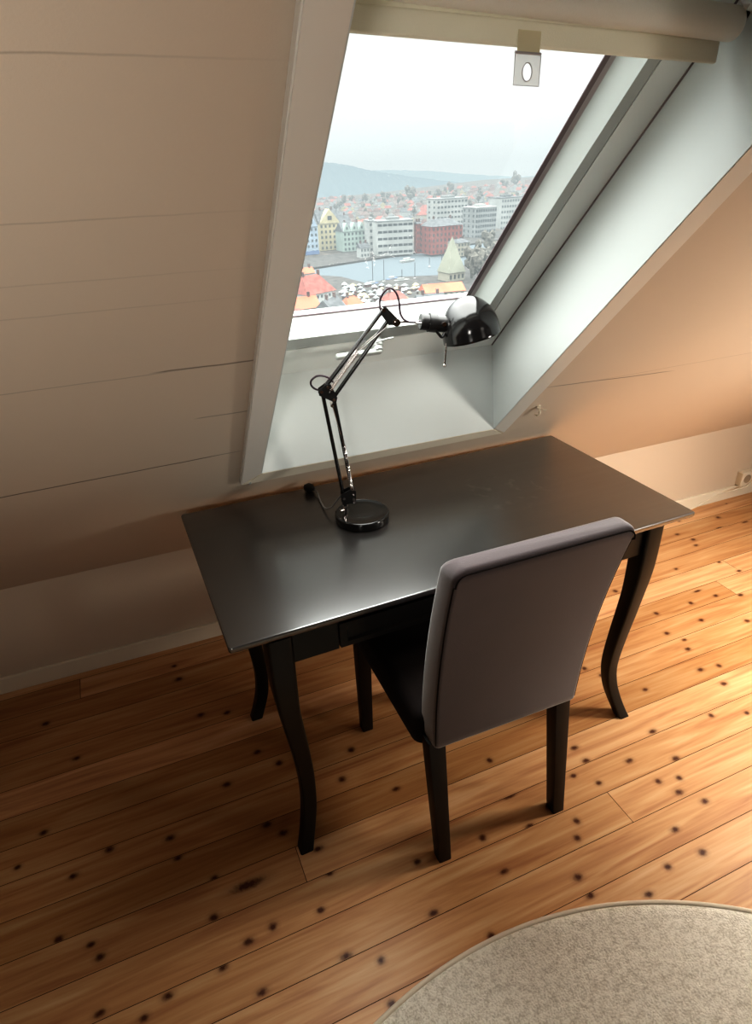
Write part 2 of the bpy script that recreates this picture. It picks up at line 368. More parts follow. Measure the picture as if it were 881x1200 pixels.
# floor: real boards with gaps, butt joints and knots
FY, FB = .79, .107; FR = .012
def board_of(y): return math.floor((y-FY)/FB)
JOIN = {0: [1.057], 7: [2.365], 6: [2.205], 11: [-.374], 2: [.166]}
def floor():
    me = bpy.data.meshes.new('floor'); vs, fs, bid, kn, mi = [], [], [], [], []
    segs = {}
    k0, k1 = board_of(YB-.1), board_of(YW+.06)
    def quad(x0, x1, y0, y1, z, b, m_):
        i = len(vs); vs.extend([(x0, y0, z), (x1, y0, z), (x1, y1, z), (x0, y1, z)]); fs.append((i, i+1, i+2, i+3)); bid.extend([b]*4); kn.extend([0]*4); mi.append(m_)
    quad(XA-.1, XB+.1, YB-.15, YW+.1, -.004, 0, 1)
    rnd = random.Random(3)
    for k in range(k0, k1+1):
        y0, y1 = FY+k*FB, FY+(k+1)*FB
        js = list(JOIN.get(k, []))
        if not js: js = [rnd.uniform(-2.2, -1.1)] if k > -3 else [rnd.uniform(-2, 2)]
        if k > -3 and k not in JOIN: js = [rnd.choice([-1.3, -1.0, 3.2, 3.6])+rnd.uniform(-.1, .1)]
        xs = [XA-.1] + sorted(js) + [XB+.1]
        if xs[-1]-xs[-2] > 4.6: xs.insert(-1, 3.3)
        segs[k] = []
        for a, b in zip(xs, xs[1:]):
            r = rnd.random(); segs[k].append((a, b, r)); g = .0008
            quad(a+g, b-g, y0+g, y1-g, 0, r, 0)
    done = []
    def knot(x, y, ra, rb, deep=1):
        if any((x-a)**2+(y-b)**2 < (min(c, .03)+min(ra, .03))**2*.8 for a, b, c in done): return
        done.append((x, y, ra))
        b = .5
        for a, c, r in segs.get(board_of(y), []):
            if a <= x < c: b = r
        n = 16; i0 = len(vs); rings = ((0, 1), (.36, .62), (.68, .22), (1, 0))
        z = .00025
        vs.append((x, y, z)); bid.append(b); kn.append(deep)
        for f_, kk in rings[1:]:
            for q in range(n):
                a = 2*PI*q/n; yk = FY+board_of(y)*FB; vs.append((x+ra*f_*math.cos(a), min(max(y+rb*f_*math.sin(a), yk+.001), yk+FB-.001) if ra < .05 else y+rb*f_*math.sin(a), z)); bid.append(b); kn.append(kk*deep)
        for q in range(n): fs.append((i0, i0+1+q, i0+1+(q+1) % n)); mi.append(0)
        for t in range(2):
            for q in range(n):
                a, b2 = i0+1+t*n, i0+1+(t+1)*n
                fs.append((a+q, b2+q, b2+(q+1) % n, a+(q+1) % n)); mi.append(0)
    for x, y, ra, rb in sorted(KNOTS, key=lambda q: -q[2]): knot(x, y, ra*(1.6 if ra < .03 else 1.1), rb*(1.6 if ra < .03 else 1.1))
    rk = random.Random(11)
    for _ in range(240):
        x, y = rk.uniform(XA, XB), rk.uniform(YB, .35)
        knot(x, y, rk.uniform(.012, .022), rk.uniform(.008, .015))
    for _ in range(120):
        x, y = rk.choice([rk.uniform(XA, -.75), rk.uniform(2.7, XB)]), rk.uniform(.35, 2.05)
        knot(x, y, rk.uniform(.012, .022), rk.uniform(.008, .015))
    me.from_pydata(vs, [], fs)
    for nm, d in (('bid', bid), ('knot', kn)):
        a = me.attributes.new(nm, 'FLOAT', 'POINT'); a.data.foreach_set('value', d)
    me.materials.append(M_floor); me.materials.append(M_under); me.polygons.foreach_set('material_index', mi); me.update()
    o = bpy.data.objects.new('floor', me); C.objects.link(o)
    o.matrix_world = Matrix.Translation((1, .79, 0)) @ Matrix.Rotation(FR, 4, 'Z') @ Matrix.Translation((-1, -.79, 0))
    tag(o, 'knotty pine plank floor with a warm varnish', 'floor', kind='structure')
KNOTS = [(-0.038,1.917,0.019,0.014),(-0.044,1.996,0.013,0.01),(0.007,1.707,0.018,0.013),(0.092,1.679,0.017,0.011),(-0.485,1.89,0.017,0.013),(-0.39,1.688,0.016,0.011),(-0.478,1.447,0.016,0.012),(-0.307,1.316,0.017,0.014),(-0.148,1.281,0.019,0.012),(-0.136,1.212,0.016,0.011),(-0.54,1.364,0.013,0.01),(-0.4,1.275,0.016,0.011),(-0.434,1.118,0.015,0.014),(-0.342,1.034,0.016,0.013),(-0.362,1.073,0.014,0.01),(-0.055,1.114,0.015,0.011),(-0.075,1.014,0.016,0.014),(0.023,1.06,0.085,0.026),(0.147,1.165,0.018,0.014),(0.116,1.251,0.017,0.014),(0.111,1.209,0.018,0.014),(0.152,1.127,0.015,0.014),(0.222,1.079,0.019,0.011),(0.033,1.39,0.018,0.013),(0.147,1.471,0.016,0.012),(0.2,1.401,0.016,0.014),(0.36,1.262,0.016,0.014),(0.055,0.933,0.015,0.014),(-0.008,0.923,0.018,0.012),(-0.076,0.893,0.016,0.014),(-0.203,0.884,0.017,0.012),(-0.257,0.862,0.014,0.011),(-0.348,0.911,0.017,0.011),(-0.004,0.805,0.018,0.011),(-0.027,0.835,0.018,0.011),(0.197,0.796,0.019,0.013),(0.18,0.831,0.016,0.012),(0.228,1.004,0.017,0.013),(0.176,0.922,0.015,0.011),(0.425,1.354,0.016,0.014),(0.496,1.163,0.017,0.01),(0.788,1.002,0.04,0.012),(0.787,0.899,0.018,0.011),(0.65,0.818,0.017,0.01),(0.629,0.86,0.017,0.011),(0.648,0.923,0.014,0.014),(0.453,0.935,0.014,0.012),(0.431,0.8,0.018,0.011),(0.533,0.695,0.014,0.014),(0.198,0.794,0.016,0.013),(0.269,0.755,0.013,0.012),(0.255,0.665,0.014,0.013),(0.916,0.858,0.013,0.014),(0.884,0.816,0.013,0.013),(1.056,0.932,0.013,0.011),(1.194,0.957,0.018,0.011),(1.359,1.058,0.014,0.013),(1.458,1.168,0.015,0.01),(1.344,1.015,0.019,0.011),(1.568,0.987,0.013,0.012),(1.16,0.646,0.017,0.013),(1.22,0.863,0.014,0.012),(1.285,0.847,0.013,0.012),(1.247,0.81,0.018,0.013),(1.33,0.904,0.018,0.013),(0.815,0.727,0.018,0.013),(0.813,0.677,0.016,0.011),(0.949,0.619,0.017,0.011),(1.047,0.654,0.014,0.012),(1.145,0.726,0.018,0.011),(1.29,0.758,0.017,0.012),(1.143,0.767,0.016,0.011),(1.073,1.066,0.019,0.011),(1.074,1.011,0.017,0.012),(0.804,1.136,0.013,0.013),(1.003,0.983,0.014,0.01),(1.683,0.946,0.013,0.011),(2.466,2.001,0.014,0.013),(2.675,1.967,0.016,0.014),(2.671,1.941,0.019,0.014),(2.59,1.863,0.04,0.012),(2.75,1.849,0.04,0.012),(2.39,1.836,0.017,0.014),(2.36,1.792,0.017,0.011),(2.359,1.905,0.016,0.012),(2.124,1.682,0.013,0.01),(2.34,1.641,0.015,0.011),(2.36,1.552,0.017,0.011),(2.085,1.549,0.014,0.011),(2.076,1.518,0.04,0.012),(2.119,1.462,0.016,0.012),(1.987,1.468,0.015,0.013),(1.808,1.475,0.014,0.014),(2.215,1.422,0.019,0.013),(1.935,1.368,0.016,0.012),(1.952,1.328,0.016,0.01),(1.753,1.364,0.016,0.012),(1.783,1.307,0.014,0.01),(1.754,1.262,0.018,0.012),(2.094,1.288,0.016,0.014),(1.692,1.209,0.017,0.011),(1.709,1.161,0.019,0.012),(1.785,1.148,0.013,0.013),(1.459,1.169,0.014,0.011),(1.726,1.075,0.018,0.013),(1.567,0.991,0.013,0.012),(1.359,1.055,0.015,0.012),(1.342,1.012,0.014,0.013),(1.683,0.936,0.013,0.011),(1.765,1.666,0.015,0.014),(1.336,1.341,0.013,0.013),(1.369,1.286,0.014,0.013)]
floor()

bm = B(); box(bm, (XA-.1, YW, -.02), (XB+.1, YW+.12, HK+.02)); struct('wall_back', bm, M_wall, 'low beige painted knee wall under the sloping roof', 'wall')
bm = B(); T = .30
sbox(bm, XA-.1, XL-.008, -.0, SC+.05, 0, -.012); sbox(bm, XA-.1, .172, -.0, SC+.05, -.012, -T); sbox(bm, XR+.0125, XB+.1, -.0, SC+.05, 0, -T)
sbox(bm, XL-.008, XR+.0125, 0, S0-.012, 0, -T); sbox(bm, .172, XL-.008, 0, S0-.012, -.012, -T)
# above the opening the roof starts where the level head of the window reveal ends
LH = .30; STR = ST + COST*LH*.93
sbox(bm, XL-.008, XR+.0125, STR+.014, SC+.05, 0, -T); sbox(bm, .172, XL-.008, STR+.014, SC+.05, -.012, -T)
struct('wall_slope', bm, M_slope, 'sloping beige panelled roof wall with cracked paint seams', 'wall')
bm = B(); yc = YW - SC*COST
box(bm, (XA-.1, YB-.1, ZC), (XB+.1, yc+.06, ZC+.1)); struct('ceiling', bm, M_dim, 'flat brown ceiling above the sloping walls', 'ceiling')
bm = B(); box(bm, (XA-.1, YB-.1, -.02), (XA, YW+.1, ZC+.05)); struct('wall_left', bm, M_dim, 'brown gable wall on the left, outside the view', 'wall')
bm = B(); box(bm, (XB, YB-.1, -.02), (XB+.1, YW+.1, ZC+.05)); struct('wall_right', bm, M_dim, 'brown gable wall on the right, outside the view', 'wall')
bm = B(); box(bm, (XA-.1, YB-.1, -.02), (XB+.1, YB, ZC+.05)); struct('wall_front', bm, M_dim, 'brown wall behind the viewer', 'wall')
bm = B(); box(bm, (XA, YW-.012, .0), (XB, YW, .067), .003)
struct('baseboard_back', bm, M_trimwood, 'flat cream baseboard along the knee wall', 'baseboard')

# ------------------------------------------------------------------ casing around the window opening (four mitred boards)
def casing(n, P, lab):
    bm = B(); v, fs = hexa(bm, P)
    bmesh.ops.bevel(bm, geom=list({e for f in fs for e in f.edges}), offset=.0025, segments=2, affect='EDGES')
    struct('trim_%d' % n, bm, M_case if n in (1, 2) else M_trimwood, lab, 'trim')
sb_o = S0-.048; st_o = STR+.05
Q = lambda pts: [S(x, s, 0) for x, s in pts] + [S(x, s, CT) for x, s in pts]
g_ = .0006; XF = .190   # left edge of the window frame, hidden behind the casing
casing(1, Q([(XLO, sb_o-.015), (XL, S0), (XL, STR), (XLO, st_o)]), 'broad pale casing board up the left side of the roof window')
casing(2, Q([(XR+g_, S0), (XRO, sb_o-.004), (XRO, st_o), (XR+g_, STR)]), 'pale casing board up the right side of the roof window')
casing(3, Q([(XLO+.001, sb_o-.016), (XRO, sb_o-.005), (XR, S0-g_), (XL+.001, S0-g_)]), 'narrow beige casing board below the roof window')
casing(4, Q([(XL, STR+g_), (XR, STR+g_), (XRO, st_o+g_), (XLO, st_o+g_)]), 'beige casing board above the roof window')

# ------------------------------------------------------------------ the roof window
W1 = empty('window_1', S((XL+XR)/2, SB, -DEP)); tag(W1, 'white pivoting roof window looking out over the misty harbour town', 'window', kind='structure')
def wpart(name, bm, m, lab=None, par=None, **k):
    o = link(name, bm, m, None, **k); o.parent = par or W1
    o.matrix_parent_inverse = Matrix.Translation(-Vector(W1.location)) if not par else Matrix.Identity(4)
    return o
def slab(bm, P, th):     # thin board from a 4-point face, thickened along th
    P = [Vector(p) for p in P]; hexa(bm, P + [p+th for p in P])
LT = Vector((.012, 0, 0))
bm = B(); slab(bm, [S(XR, S0, CT-.001), S(XR, SB, -DEP), S(XR, ST, -DEP), S(XR, STR, CT-.001)], LT); wpart('lining', bm, M_lin)
bm = B(); slab(bm, [S(XL, S0, CT-.001), S(XF, SB, -DEP), S(XF, ST, -DEP), S(XL, STR, CT-.001)], -LT*.6); wpart('lining', bm, M_lin)
bm = B(); slab(bm, [S(XL, S0, CT-.001), S(XR, S0, CT-.001), S(XR, SB, -DEP), S(XF, SB, -DEP)], Vector((0, .012, -.004))); wpart('lining', bm, M_lin)
bm = B(); slab(bm, [S(XL, STR, CT-.001), S(XR, STR, CT-.001), S(XR, ST, -DEP), S(XF, ST, -DEP)], Vector((0, 0, .012))); wpart('lining', bm, M_lin)
# small bead where the lining meets the frame
bm = B()
tube(bm, [S(XR-.001, SB, -DEP+.001), S(XR-.001, ST, -DEP+.001)], .0022, 8); tube(bm, [S(XF+.001, SB, -DEP+.001), S(XF+.001, ST, -DEP+.001)], .0022, 8)
wpart('bead', bm, M_seal, smooth=True)
def ring(bm, xa, xb, sa, sb, o1, xc, xd, sc_, sd, o2, depth):
    """frame whose face runs from the outer rectangle at offset o1 to the inner rectangle at o2, with thickness outwards"""
    O = [(xa, sa), (xb, sa), (xb, sb), (xa, sb)]; I = [(xc, sc_), (xd, sc_), (xd, sd), (xc, sd)]
    of = [bm.verts.new(S(x, s, o1)) for x, s in O]; inn = [bm.verts.new(S(x, s, o2)) for x, s in I]
    ob = [bm.verts.new(S(x, s, depth)) for x, s in O]; ib = [bm.verts.new(S(x, s, depth)) for x, s in I]
    for k in range(4):
        j = (k+1) % 4
        bm.faces.new((of[k], of[j], inn[j], inn[k])); bm.faces.new((of[j], of[k], ob[k], ob[j]))
        bm.faces.new((inn[k], inn[j], ib[j], ib[k])); bm.faces.new((ib[k], ib[j], ob[j], ob[k]))
f1, f2, f3 = .0765, .107, .149               # from the lining: groove, sash lip, glass seal
g1, g2, g3 = .1155, .162, .178
tp = .06
bm = B(); ring(bm, XF, XR, SB, ST, -DEP, XF+f1-.0015, XR-f1+.0015, SB+g1-.0015, ST-.045, -DEP, -.30); wpart('frame', bm, M_white)
bm = B(); ring(bm, XF+f1-.004, XR-f1+.004, SB+g1-.004, ST-.04, -DEP-.007, XF+f1+.003, XR-f1-.003, SB+g1+.003, ST-.05, -DEP-.007, -.25); wpart('groove_seal', bm, M_seal)
SW = empty('sash', (0, 0, 0)); SW.parent = W1
bm = B(); ring(bm, XF+f1+.0015, XR-f1-.0015, SB+g1+.0015, ST-.048, -DEP, XF+f2, XR-f2, SB+g2, ST-.09, -DEP, -.262)
ring(bm, XF+f2, XR-f2, SB+g2, ST-.09, -DEP, XF+f3-.024, XR-f3+.024, SB+g3-.002, ST-.10, -DEP-.052, -.262)
sash = wpart('sash_frame', bm, M_sash)
bpy.data.objects.remove(SW)
sash.name = 'sash'
bm = B(); ring(bm, XF+f3-.024, XR-f3+.024, SB+g3-.002, ST-.10, -.2424, XF+f3-.012, XR-f3+.012, SB+g3, ST-.106, -.2445, -.2474); wpart('glazing_bead', bm, M_alu)
bm = B(); ring(bm, XF+f3-.012, XR-f3+.012, SB+g3, ST-.106, -.2435, XF+f3-.001, XR-f3+.001, SB+g3+.002, ST-.110, -.2455, -.2474); wpart('glass_seal', bm, M_gask)
bm = B(); sbox(bm, XF+f3-.005, XR-f3+.005, SB+g3, ST-.108, -.2475, -.2485); wpart('pane', bm, M_glass)
# handle: white lever low on the frame
H = empty('handle', S(.60, .93, -DEP)); H.parent = W1; H.location = Vector(H.location) - Vector(W1.location)
def hp(name, bm, m, **k):
    o = link(name, bm, m, None, **k); o.parent = H; o.matrix_parent_inverse = Matrix.Translation(-S(.60, .93, -DEP)); return o
bm = B(); tube(bm, [S(.640, .930, -.190), S(.640, .930, -.163)], [.022, .018], 20); tube(bm, [S(.640, .930, -.164), S(.640, .932, -.150)], [.016, .013], 20)
hp('rosette', bm, M_hand, smooth=True, auto=40)
bm = B(); sbox(bm, .520, .650, .922, .939, -.158, -.144, .005); hp('lever', bm, M_hand, smooth=True)
bm = B(); tube(bm, spline([S(.635, .949, -.168), S(.655, .962, -.165), S(.680, .964, -.166)]), .0022, 8); hp('catch', bm, M_hand, smooth=True)

# ------------------------------------------------------------------ roller blind in the head of the reveal
def slocal(par):
    inv = Matrix.Translation(-Vector(par.location))
    def f(name, bm, m, lab=None, **k):
        o = link(name, bm, m, None, **k); o.parent = par; o.matrix_parent_inverse = inv
        if lab: o['label'] = lab
        return o
    return f
_S = S
def S(x, s, off=0): return _S(x, s+.055*(XR-x), off)     # the blind hangs a little askew
RB = empty('roller_blind', S((XL+XR)/2, 1.793, -.150)); tag(RB, 'cream roller blind rolled up at the head of the roof window', 'blind')
rp = slocal(RB)
bm = B(); tube(bm, [S(XF+.10, 1.793, -.151), S(XR-.022, 1.793, -.151)], .0245, 40); rp('fabric_roll', bm, M_blind, smooth=True, auto=50)
def HB(x, y, z): return Vector((x, y-.034*(XR-x), z+.030*(XR-x)))        # the hem hangs plumb, lower at the right
def hbox(bm, x0, x1, y0, y1, z0, z1, bev=0):
    v, fs = hexa(bm, [HB(*q) for q in ((x0, y0, z0), (x1, y0, z0), (x1, y1, z0), (x0, y1, z0), (x0, y0, z1), (x1, y0, z1), (x1, y1, z1), (x0, y1, z1))])
    if bev: bmesh.ops.bevel(bm, geom=list({e for f in fs for e in f.edges}), offset=bev, segments=3, affect='EDGES', profile=.6)
bm = B(); hbox(bm, XF+.10, XR-.035, .981, .992, 1.771, 1.803, .004); rp('hem_bar', bm, M_blind2, smooth=True, auto=40)
bm = B(); hbox(bm, XF+.10, XR-.035, .9865, .9875, 1.800, 1.822); rp('fabric', bm, M_blind2)
for sx_, x in ((1, XR-.022), (-1, XF+.10)):
    bm = B(); tube(bm, [S(x-.001*sx_, 1.793, -.151), S(x+.006*sx_, 1.793, -.151)], [.0235, .019], 28); rp('end_cap', bm, M_blk2, 'dark end cap', smooth=True, auto=40)
    bm = B(); x1 = x+.0065*sx_; x2 = x+.0105*sx_
    sbox(bm, min(x1, x2), max(x1, x2), 1.785, 1.835, -.163, -.139, .001); sbox(bm, min(x1-.02*sx_, x2+.004*sx_), max(x1-.02*sx_, x2+.004*sx_), 1.823, 1.835, -.165, -.135, .001); rp('bracket', bm, M_chr, 'metal bracket')
# clear plastic pull hanging from the hem, taped on
bm = B()
xa, xb, s1, s2 = .622, .668, 1.724, 1.766
n = 24; cxx, css = (xa+xb)/2, s1+.017
outer = []; inner = []
for k in range(n):
    a = 2*PI*k/n+PI/4; c_, s_ = math.cos(a), math.sin(a); m_ = max(abs(c_), abs(s_))
    outer.append((cxx+(xb-xa)/2*c_/m_, (s1+s2)/2+(s2-s1)/2*s_/m_)); inner.append((cxx+.0085*c_, css+.0115*s_))
vo = [[bm.verts.new(HB(x, y, z)) for x, z in outer] for y in (.9800, .9816)]; vi = [[bm.verts.new(HB(x, y, z)) for x, z in inner] for y in (.9800, .9816)]
for k in range(n):
    j = (k+1) % n
    bm.faces.new((vo[0][k], vo[0][j], vi[0][j], vi[0][k])); bm.faces.new((vo[1][k], vi[1][k], vi[1][j], vo[1][j]))
    bm.faces.new((vo[0][k], vo[1][k], vo[1][j], vo[0][j])); bm.faces.new((vi[0][k], vi[0][j], vi[1][j], vi[1][k]))
tb = rp('pull_tab', bm, M_clear, 'clear plastic pull tab with a round finger hole')
bm = B(); hbox(bm, xa, xb, .9785, .9825, 1.7625, 1.7655, .0006)
tube(bm, [HB(cxx+.0085*math.cos(a), .9798, css+.0115*math.sin(a)) for a in [2*PI*k/24 for k in range(25)]], .0008, 6)
tube(bm, [HB(x, .9798, z) for x, z in ((xa, s2-.004), (xa, s1), (xb, s1), (xb, s2-.004))], .0006, 6)
o = link('tab_rim', bm, M_alu); o.parent = tb
bm = B(); hbox(bm, xa+.003, xb-.003, .9796, .9803, 1.763, 1.791); rp('tape', bm, M_tape, 'yellowed strip of tape')
S = _S
# nail in the casing, hook under the window on the right
bm = B(); tube(bm, [S(.270, .5935, CT-.001), S(.270, .5935, CT+.004)], [.004, .0032], 12); tag(link('nail', bm, M_hand, smooth=True, auto=40), 'small pale nail head at the foot of the left window casing', 'nail')
bm = B(); tube(bm, [S(1.205, .720, -.003), S(1.205, .720, .010)], [.0075, .006], 16)
tube(bm, spline([S(1.205, .720, .010), S(1.205, .712, .022), S(1.205, .697, .022), S(1.205, .690, .013)]), .0028, 8)
tube(bm, spline([S(1.205, .720, .008), S(1.195, .727, .018), S(1.188, .729, .022)]), .0022, 8); tube(bm, spline([S(1.205, .720, .008), S(1.215, .727, .018), S(1.222, .729, .022)]), .0022, 8)
tag(link('wall_hook', bm, M_trimwood, smooth=True, auto=50), 'little cream metal hook screwed to the sloping wall right of the window', 'hook')

# socket block above the baseboard on the right and its lead
OT = empty('power_socket', (2.99, YW, .095)); tag(OT, 'cream double power socket above the baseboard on the right', 'socket')
op = slocal(OT)
bm = B(); box(bm, (2.905, YW-.034, .075), (3.065, YW+.0, .150), .004); op('housing', bm, M_trimwood)
for x in (2.945, 3.025):
    bm = B(); T_ = Matrix.Translation((x, YW-.0345, .113)) @ Matrix.Rotation(PI/2, 4, 'X'); lathe(bm, [(.024, 0), (.024, .0015), (.021, .0015), (.020, -.0), (0, -.0)], 24, T_)
    tube(bm, [(x-.0095, YW-.035, .113), (x-.0095, YW-.0362, .113)], .003, 8); tube(bm, [(x+.0095, YW-.035, .113), (x+.0095, YW-.0362, .113)], .003, 8); op('outlet', bm, M_sock)
LC = [(2.985, YW-.040, .100), (2.93, YW-.048, .075), (2.86, YW-.030, .060), (2.80, YW-.017, .050), (2.72, YW-.017, .030), (2.63, YW-.02, .010), (2.55, YW-.026, .004), (2.40, YW-.045, .004), (2.2, YW-.04, .004), (1.9, YW-.03, .004), (1.6, YW-.03, .004)]
bm = B(); tube(bm, spline(LC, 6), .0035, 8); tag(link('extension_cord', bm, M_trimwood, smooth=True), 'thin cream cord running down the baseboard from the power socket', 'cord')

# ------------------------------------------------------------------ desk
DX, DY, DW, DD, DZ, DR = .0817, .0, 1.348, .6624, .74, .0239
DESK = empty('writing_desk', (.0817, 1.0946, 0), DR); tag(DESK, 'black-brown wooden writing desk with curved legs standing under the roof window', 'desk')
def dp(name, bm, m, lab=None, par=None, **k):
    o = link(name, bm, m, par or DESK, **k)
    if lab: o['label'] = lab
    return o
bm = B(); loft(bm, [[(x+DW/2, y+DD/2, z) for x, y in rrect(DW-i, DD-i, .006)] for z, i in ((.722, .014), (.724, .004), (.729, 0), (.737, 0), (.7395, .003), (.740, .008))])
dp('tabletop', bm, M_top, smooth=True, auto=25)
bm = B(); tube(bm, [(.0035, .0035, .7368), (.0085, .0015, .7368)], .0022, 8); dp('chipped_corner', bm, M_in, 'pale chip in the lacquer of the front left corner', smooth=True)
LZ = [(.722, 0, .060), (.63, 0, .060), (.56, .001, .057), (.48, .006, .050), (.40, .014, .047), (.32, .023, .044), (.24, .030, .041), (.18, .0315, .039), (.12, .027, .038), (.07, .016, .037), (.03, .004, .036), (0, -.006, .037)]
FX = {(-1, -1): (.112, .030), (1, -1): (1.212, .034), (-1, 1): (.108, .530), (1, 1): (1.205, .565)}
for (sx_, sy_), (x, y) in FX.items():
    rings = []
    zs = LZ
    for z, d, w in zs:
        fl = max(0, .2-z)/.2; cx_, cy_ = x - sx_*d, y - sy_*d*.5 - (.036 if sy_ < 0 else .018)*fl**1.5
        rings.append([(cx_+a, cy_+b, z) for a, b in rrect(w, w, w*.14, 3)])
    # densify
    fine = []
    for i in range(len(rings)-1):
        p0 = rings[max(i-1, 0)]; p1 = rings[i]; p2 = rings[i+1]; p3 = rings[min(i+2, len(rings)-1)]
        for t in (0, .33, .66):
            fine.append([tuple(.5*((2*b)+(c-a)*t+(2*a-5*b+4*c-d)*t*t+(3*b-a-3*c+d)*t**3) for a, b, c, d in zip(*q)) for q in zip(p0, p1, p2, p3)])
    fine.append(rings[-1])
    bm = B(); loft(bm, fine); dp('leg', bm, M_desk, smooth=True, auto=50)
AP = .632
fy = .018
bm = B(); box(bm, (.1425, fy, AP), (.255, fy+.02, .723), .001); dp('apron', bm, M_desk)
bm = B(); box(bm, (1.075, fy, AP), (1.185, fy+.02, .723), .001); dp('apron', bm, M_desk)
bm = B(); box(bm, (.2555, fy+.004, .706), (1.0745, fy+.02, .723)); dp('rail', bm, M_desk)
bm = B(); box(bm, (.149, .575, AP), (1.176, .593, .723), .001); dp('apron', bm, M_desk)
bm = B(); box(bm, (.100, .075, AP), (.118, .54, .723), .001); dp('apron', bm, M_desk)
bm = B(); box(bm, (1.208, .075, AP), (1.226, .56, .723), .001); dp('apron', bm, M_desk)
bm = B()
def panel(bm, x0, x1, z0, z1, yf, rim=.018, dpt=.007, th=.018):
    O = [(x0, z0), (x1, z0), (x1, z1), (x0, z1)]; I = [(x0+rim, z0+rim*.75), (x1-rim, z0+rim*.75), (x1-rim, z1-rim*.75), (x0+rim, z1-rim*.75)]; J = [(x0+rim+.004, z0+rim*.75+.004), (x1-rim-.004, z0+rim*.75+.004), (x1-rim-.004, z1-rim*.75-.004), (x0+rim+.004, z1-rim*.75-.004)]
    a = [bm.verts.new((x, yf, z)) for x, z in O]; b = [bm.verts.new((x, yf, z)) for x, z in I]; c = [bm.verts.new((x, yf+dpt, z)) for x, z in J]; d = [bm.verts.new((x, yf+th, z)) for x, z in O]
    for k in range(4):
        j = (k+1) % 4
        bm.faces.new((a[k], a[j], b[j], b[k])); bm.faces.new((b[k], b[j], c[j], c[k])); bm.faces.new((a[j], a[k], d[k], d[j]))
    bm.faces.new(c); bm.faces.new(d[::-1])
panel(bm, .2585, 1.0715, AP+.002, .7045, fy-.002); dr = dp('drawer', bm, M_desk)
bm = B(); box(bm, (.275, fy+.017, AP+.012), (1.055, .45, AP+.018)); box(bm, (.275, fy+.017, AP+.018), (.283, .45, .69)); box(bm, (1.047, fy+.017, AP+.018), (1.055, .45, .69)); box(bm, (.283, .442, AP+.018), (1.047, .45, .69)); dp('drawer_box', bm, M_leg, par=dr)

# ------------------------------------------------------------------ chair
CX, CYR = .684, .915
CH = empty('upholstered_chair', (CX, CYR, 0), 0.0); tag(CH, 'dining chair in a mauve-grey fabric cover with black legs, pushed in under the desk', 'chair')
def cpart(name, bm, m, lab=None, par=None, **k):
    o = link(name, bm, m, par or CH, **k)
    if lab: o['label'] = lab
    return o
# backrest, leaning back towards the viewer (local y: + towards the desk)
def back_c(z):   # centre line y and width
    t = max(0, (z-.44)/.55); return   .030 - .010*t - .085*t**1.9, .398 + .024*t**.8, .080 - .018*t
rings = []
ZT = .992; rc = .030
zz = [.440, .445, .46] + [.46 + i*(ZT-rc-.46)/14 for i in range(1, 15)]
for z in zz:
    yc_, w, th = back_c(z); ins = .004 if z < .442 else 0
    rings.append([(a, yc_+b, z) for a, b in rrect(w-ins, th-ins, .012, 4)])
for k in range(1, 8):
    a_ = k*PI/2/8; z = ZT-rc + rc*math.sin(a_); yc_, w, th = back_c(z)
    ww = w - 2*rc*(1-math.cos(a_)); tt = th - 1.25*rc*(1-math.cos(a_))
    rings.append([(a, yc_+b, z) for a, b in rrect(ww, tt, min(.012, tt/2-.001), 4)])
bm = B(); loft(bm, rings); bk = cpart('backrest', bm, M_fab, smooth=True)
# piping round the rear face
pip = []
for z in [.45+.5*i/16 for i in range(17)]:
    yc_, w, th = back_c(z); pip.append((-w/2+.004, yc_-th/2+.004, z))
yc_, w, th = back_c(ZT-.012)
for k in range(0, 7):
    a_ = k*PI/2/6; pip.append((-w/2+.004+.024*(1-math.cos(a_)), yc_-th/2+.004-.0005, ZT-.036+.024*math.sin(a_)))
mir = [(-x, y, z) for x, y, z in pip[::-1]]
bm = B(); tube(bm, pip+mir, .0018, 8); cpart('piping', bm, M_seat, par=bk, smooth=True)
# seat with its skirt
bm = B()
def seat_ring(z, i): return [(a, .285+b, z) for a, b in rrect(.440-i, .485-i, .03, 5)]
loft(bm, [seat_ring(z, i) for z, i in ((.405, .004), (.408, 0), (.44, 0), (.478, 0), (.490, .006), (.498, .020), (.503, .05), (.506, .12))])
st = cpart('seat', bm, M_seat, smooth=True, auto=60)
def leg(x0, y0, x1, y1, zt, w0, w1):
    bm = B(); loft(bm, [[(x0+(x1-x0)*t+a, y0+(y1-y0)*t+b, zt*(1-t)) for a, b in rrect(w0+(w1-w0)*t, w0+(w1-w0)*t, .004, 2)] for t in (0, .5, .97, 1)])
    cpart('leg', bm, M_leg, smooth=True, auto=40)
for s_ in (-1, 1):
    leg(s_*.180-.004, .030, s_*.182+.020, .003, .442, .045, .036)
    leg(s_*.190, .495, s_*.190+.004, .500, .407, .045, .036)

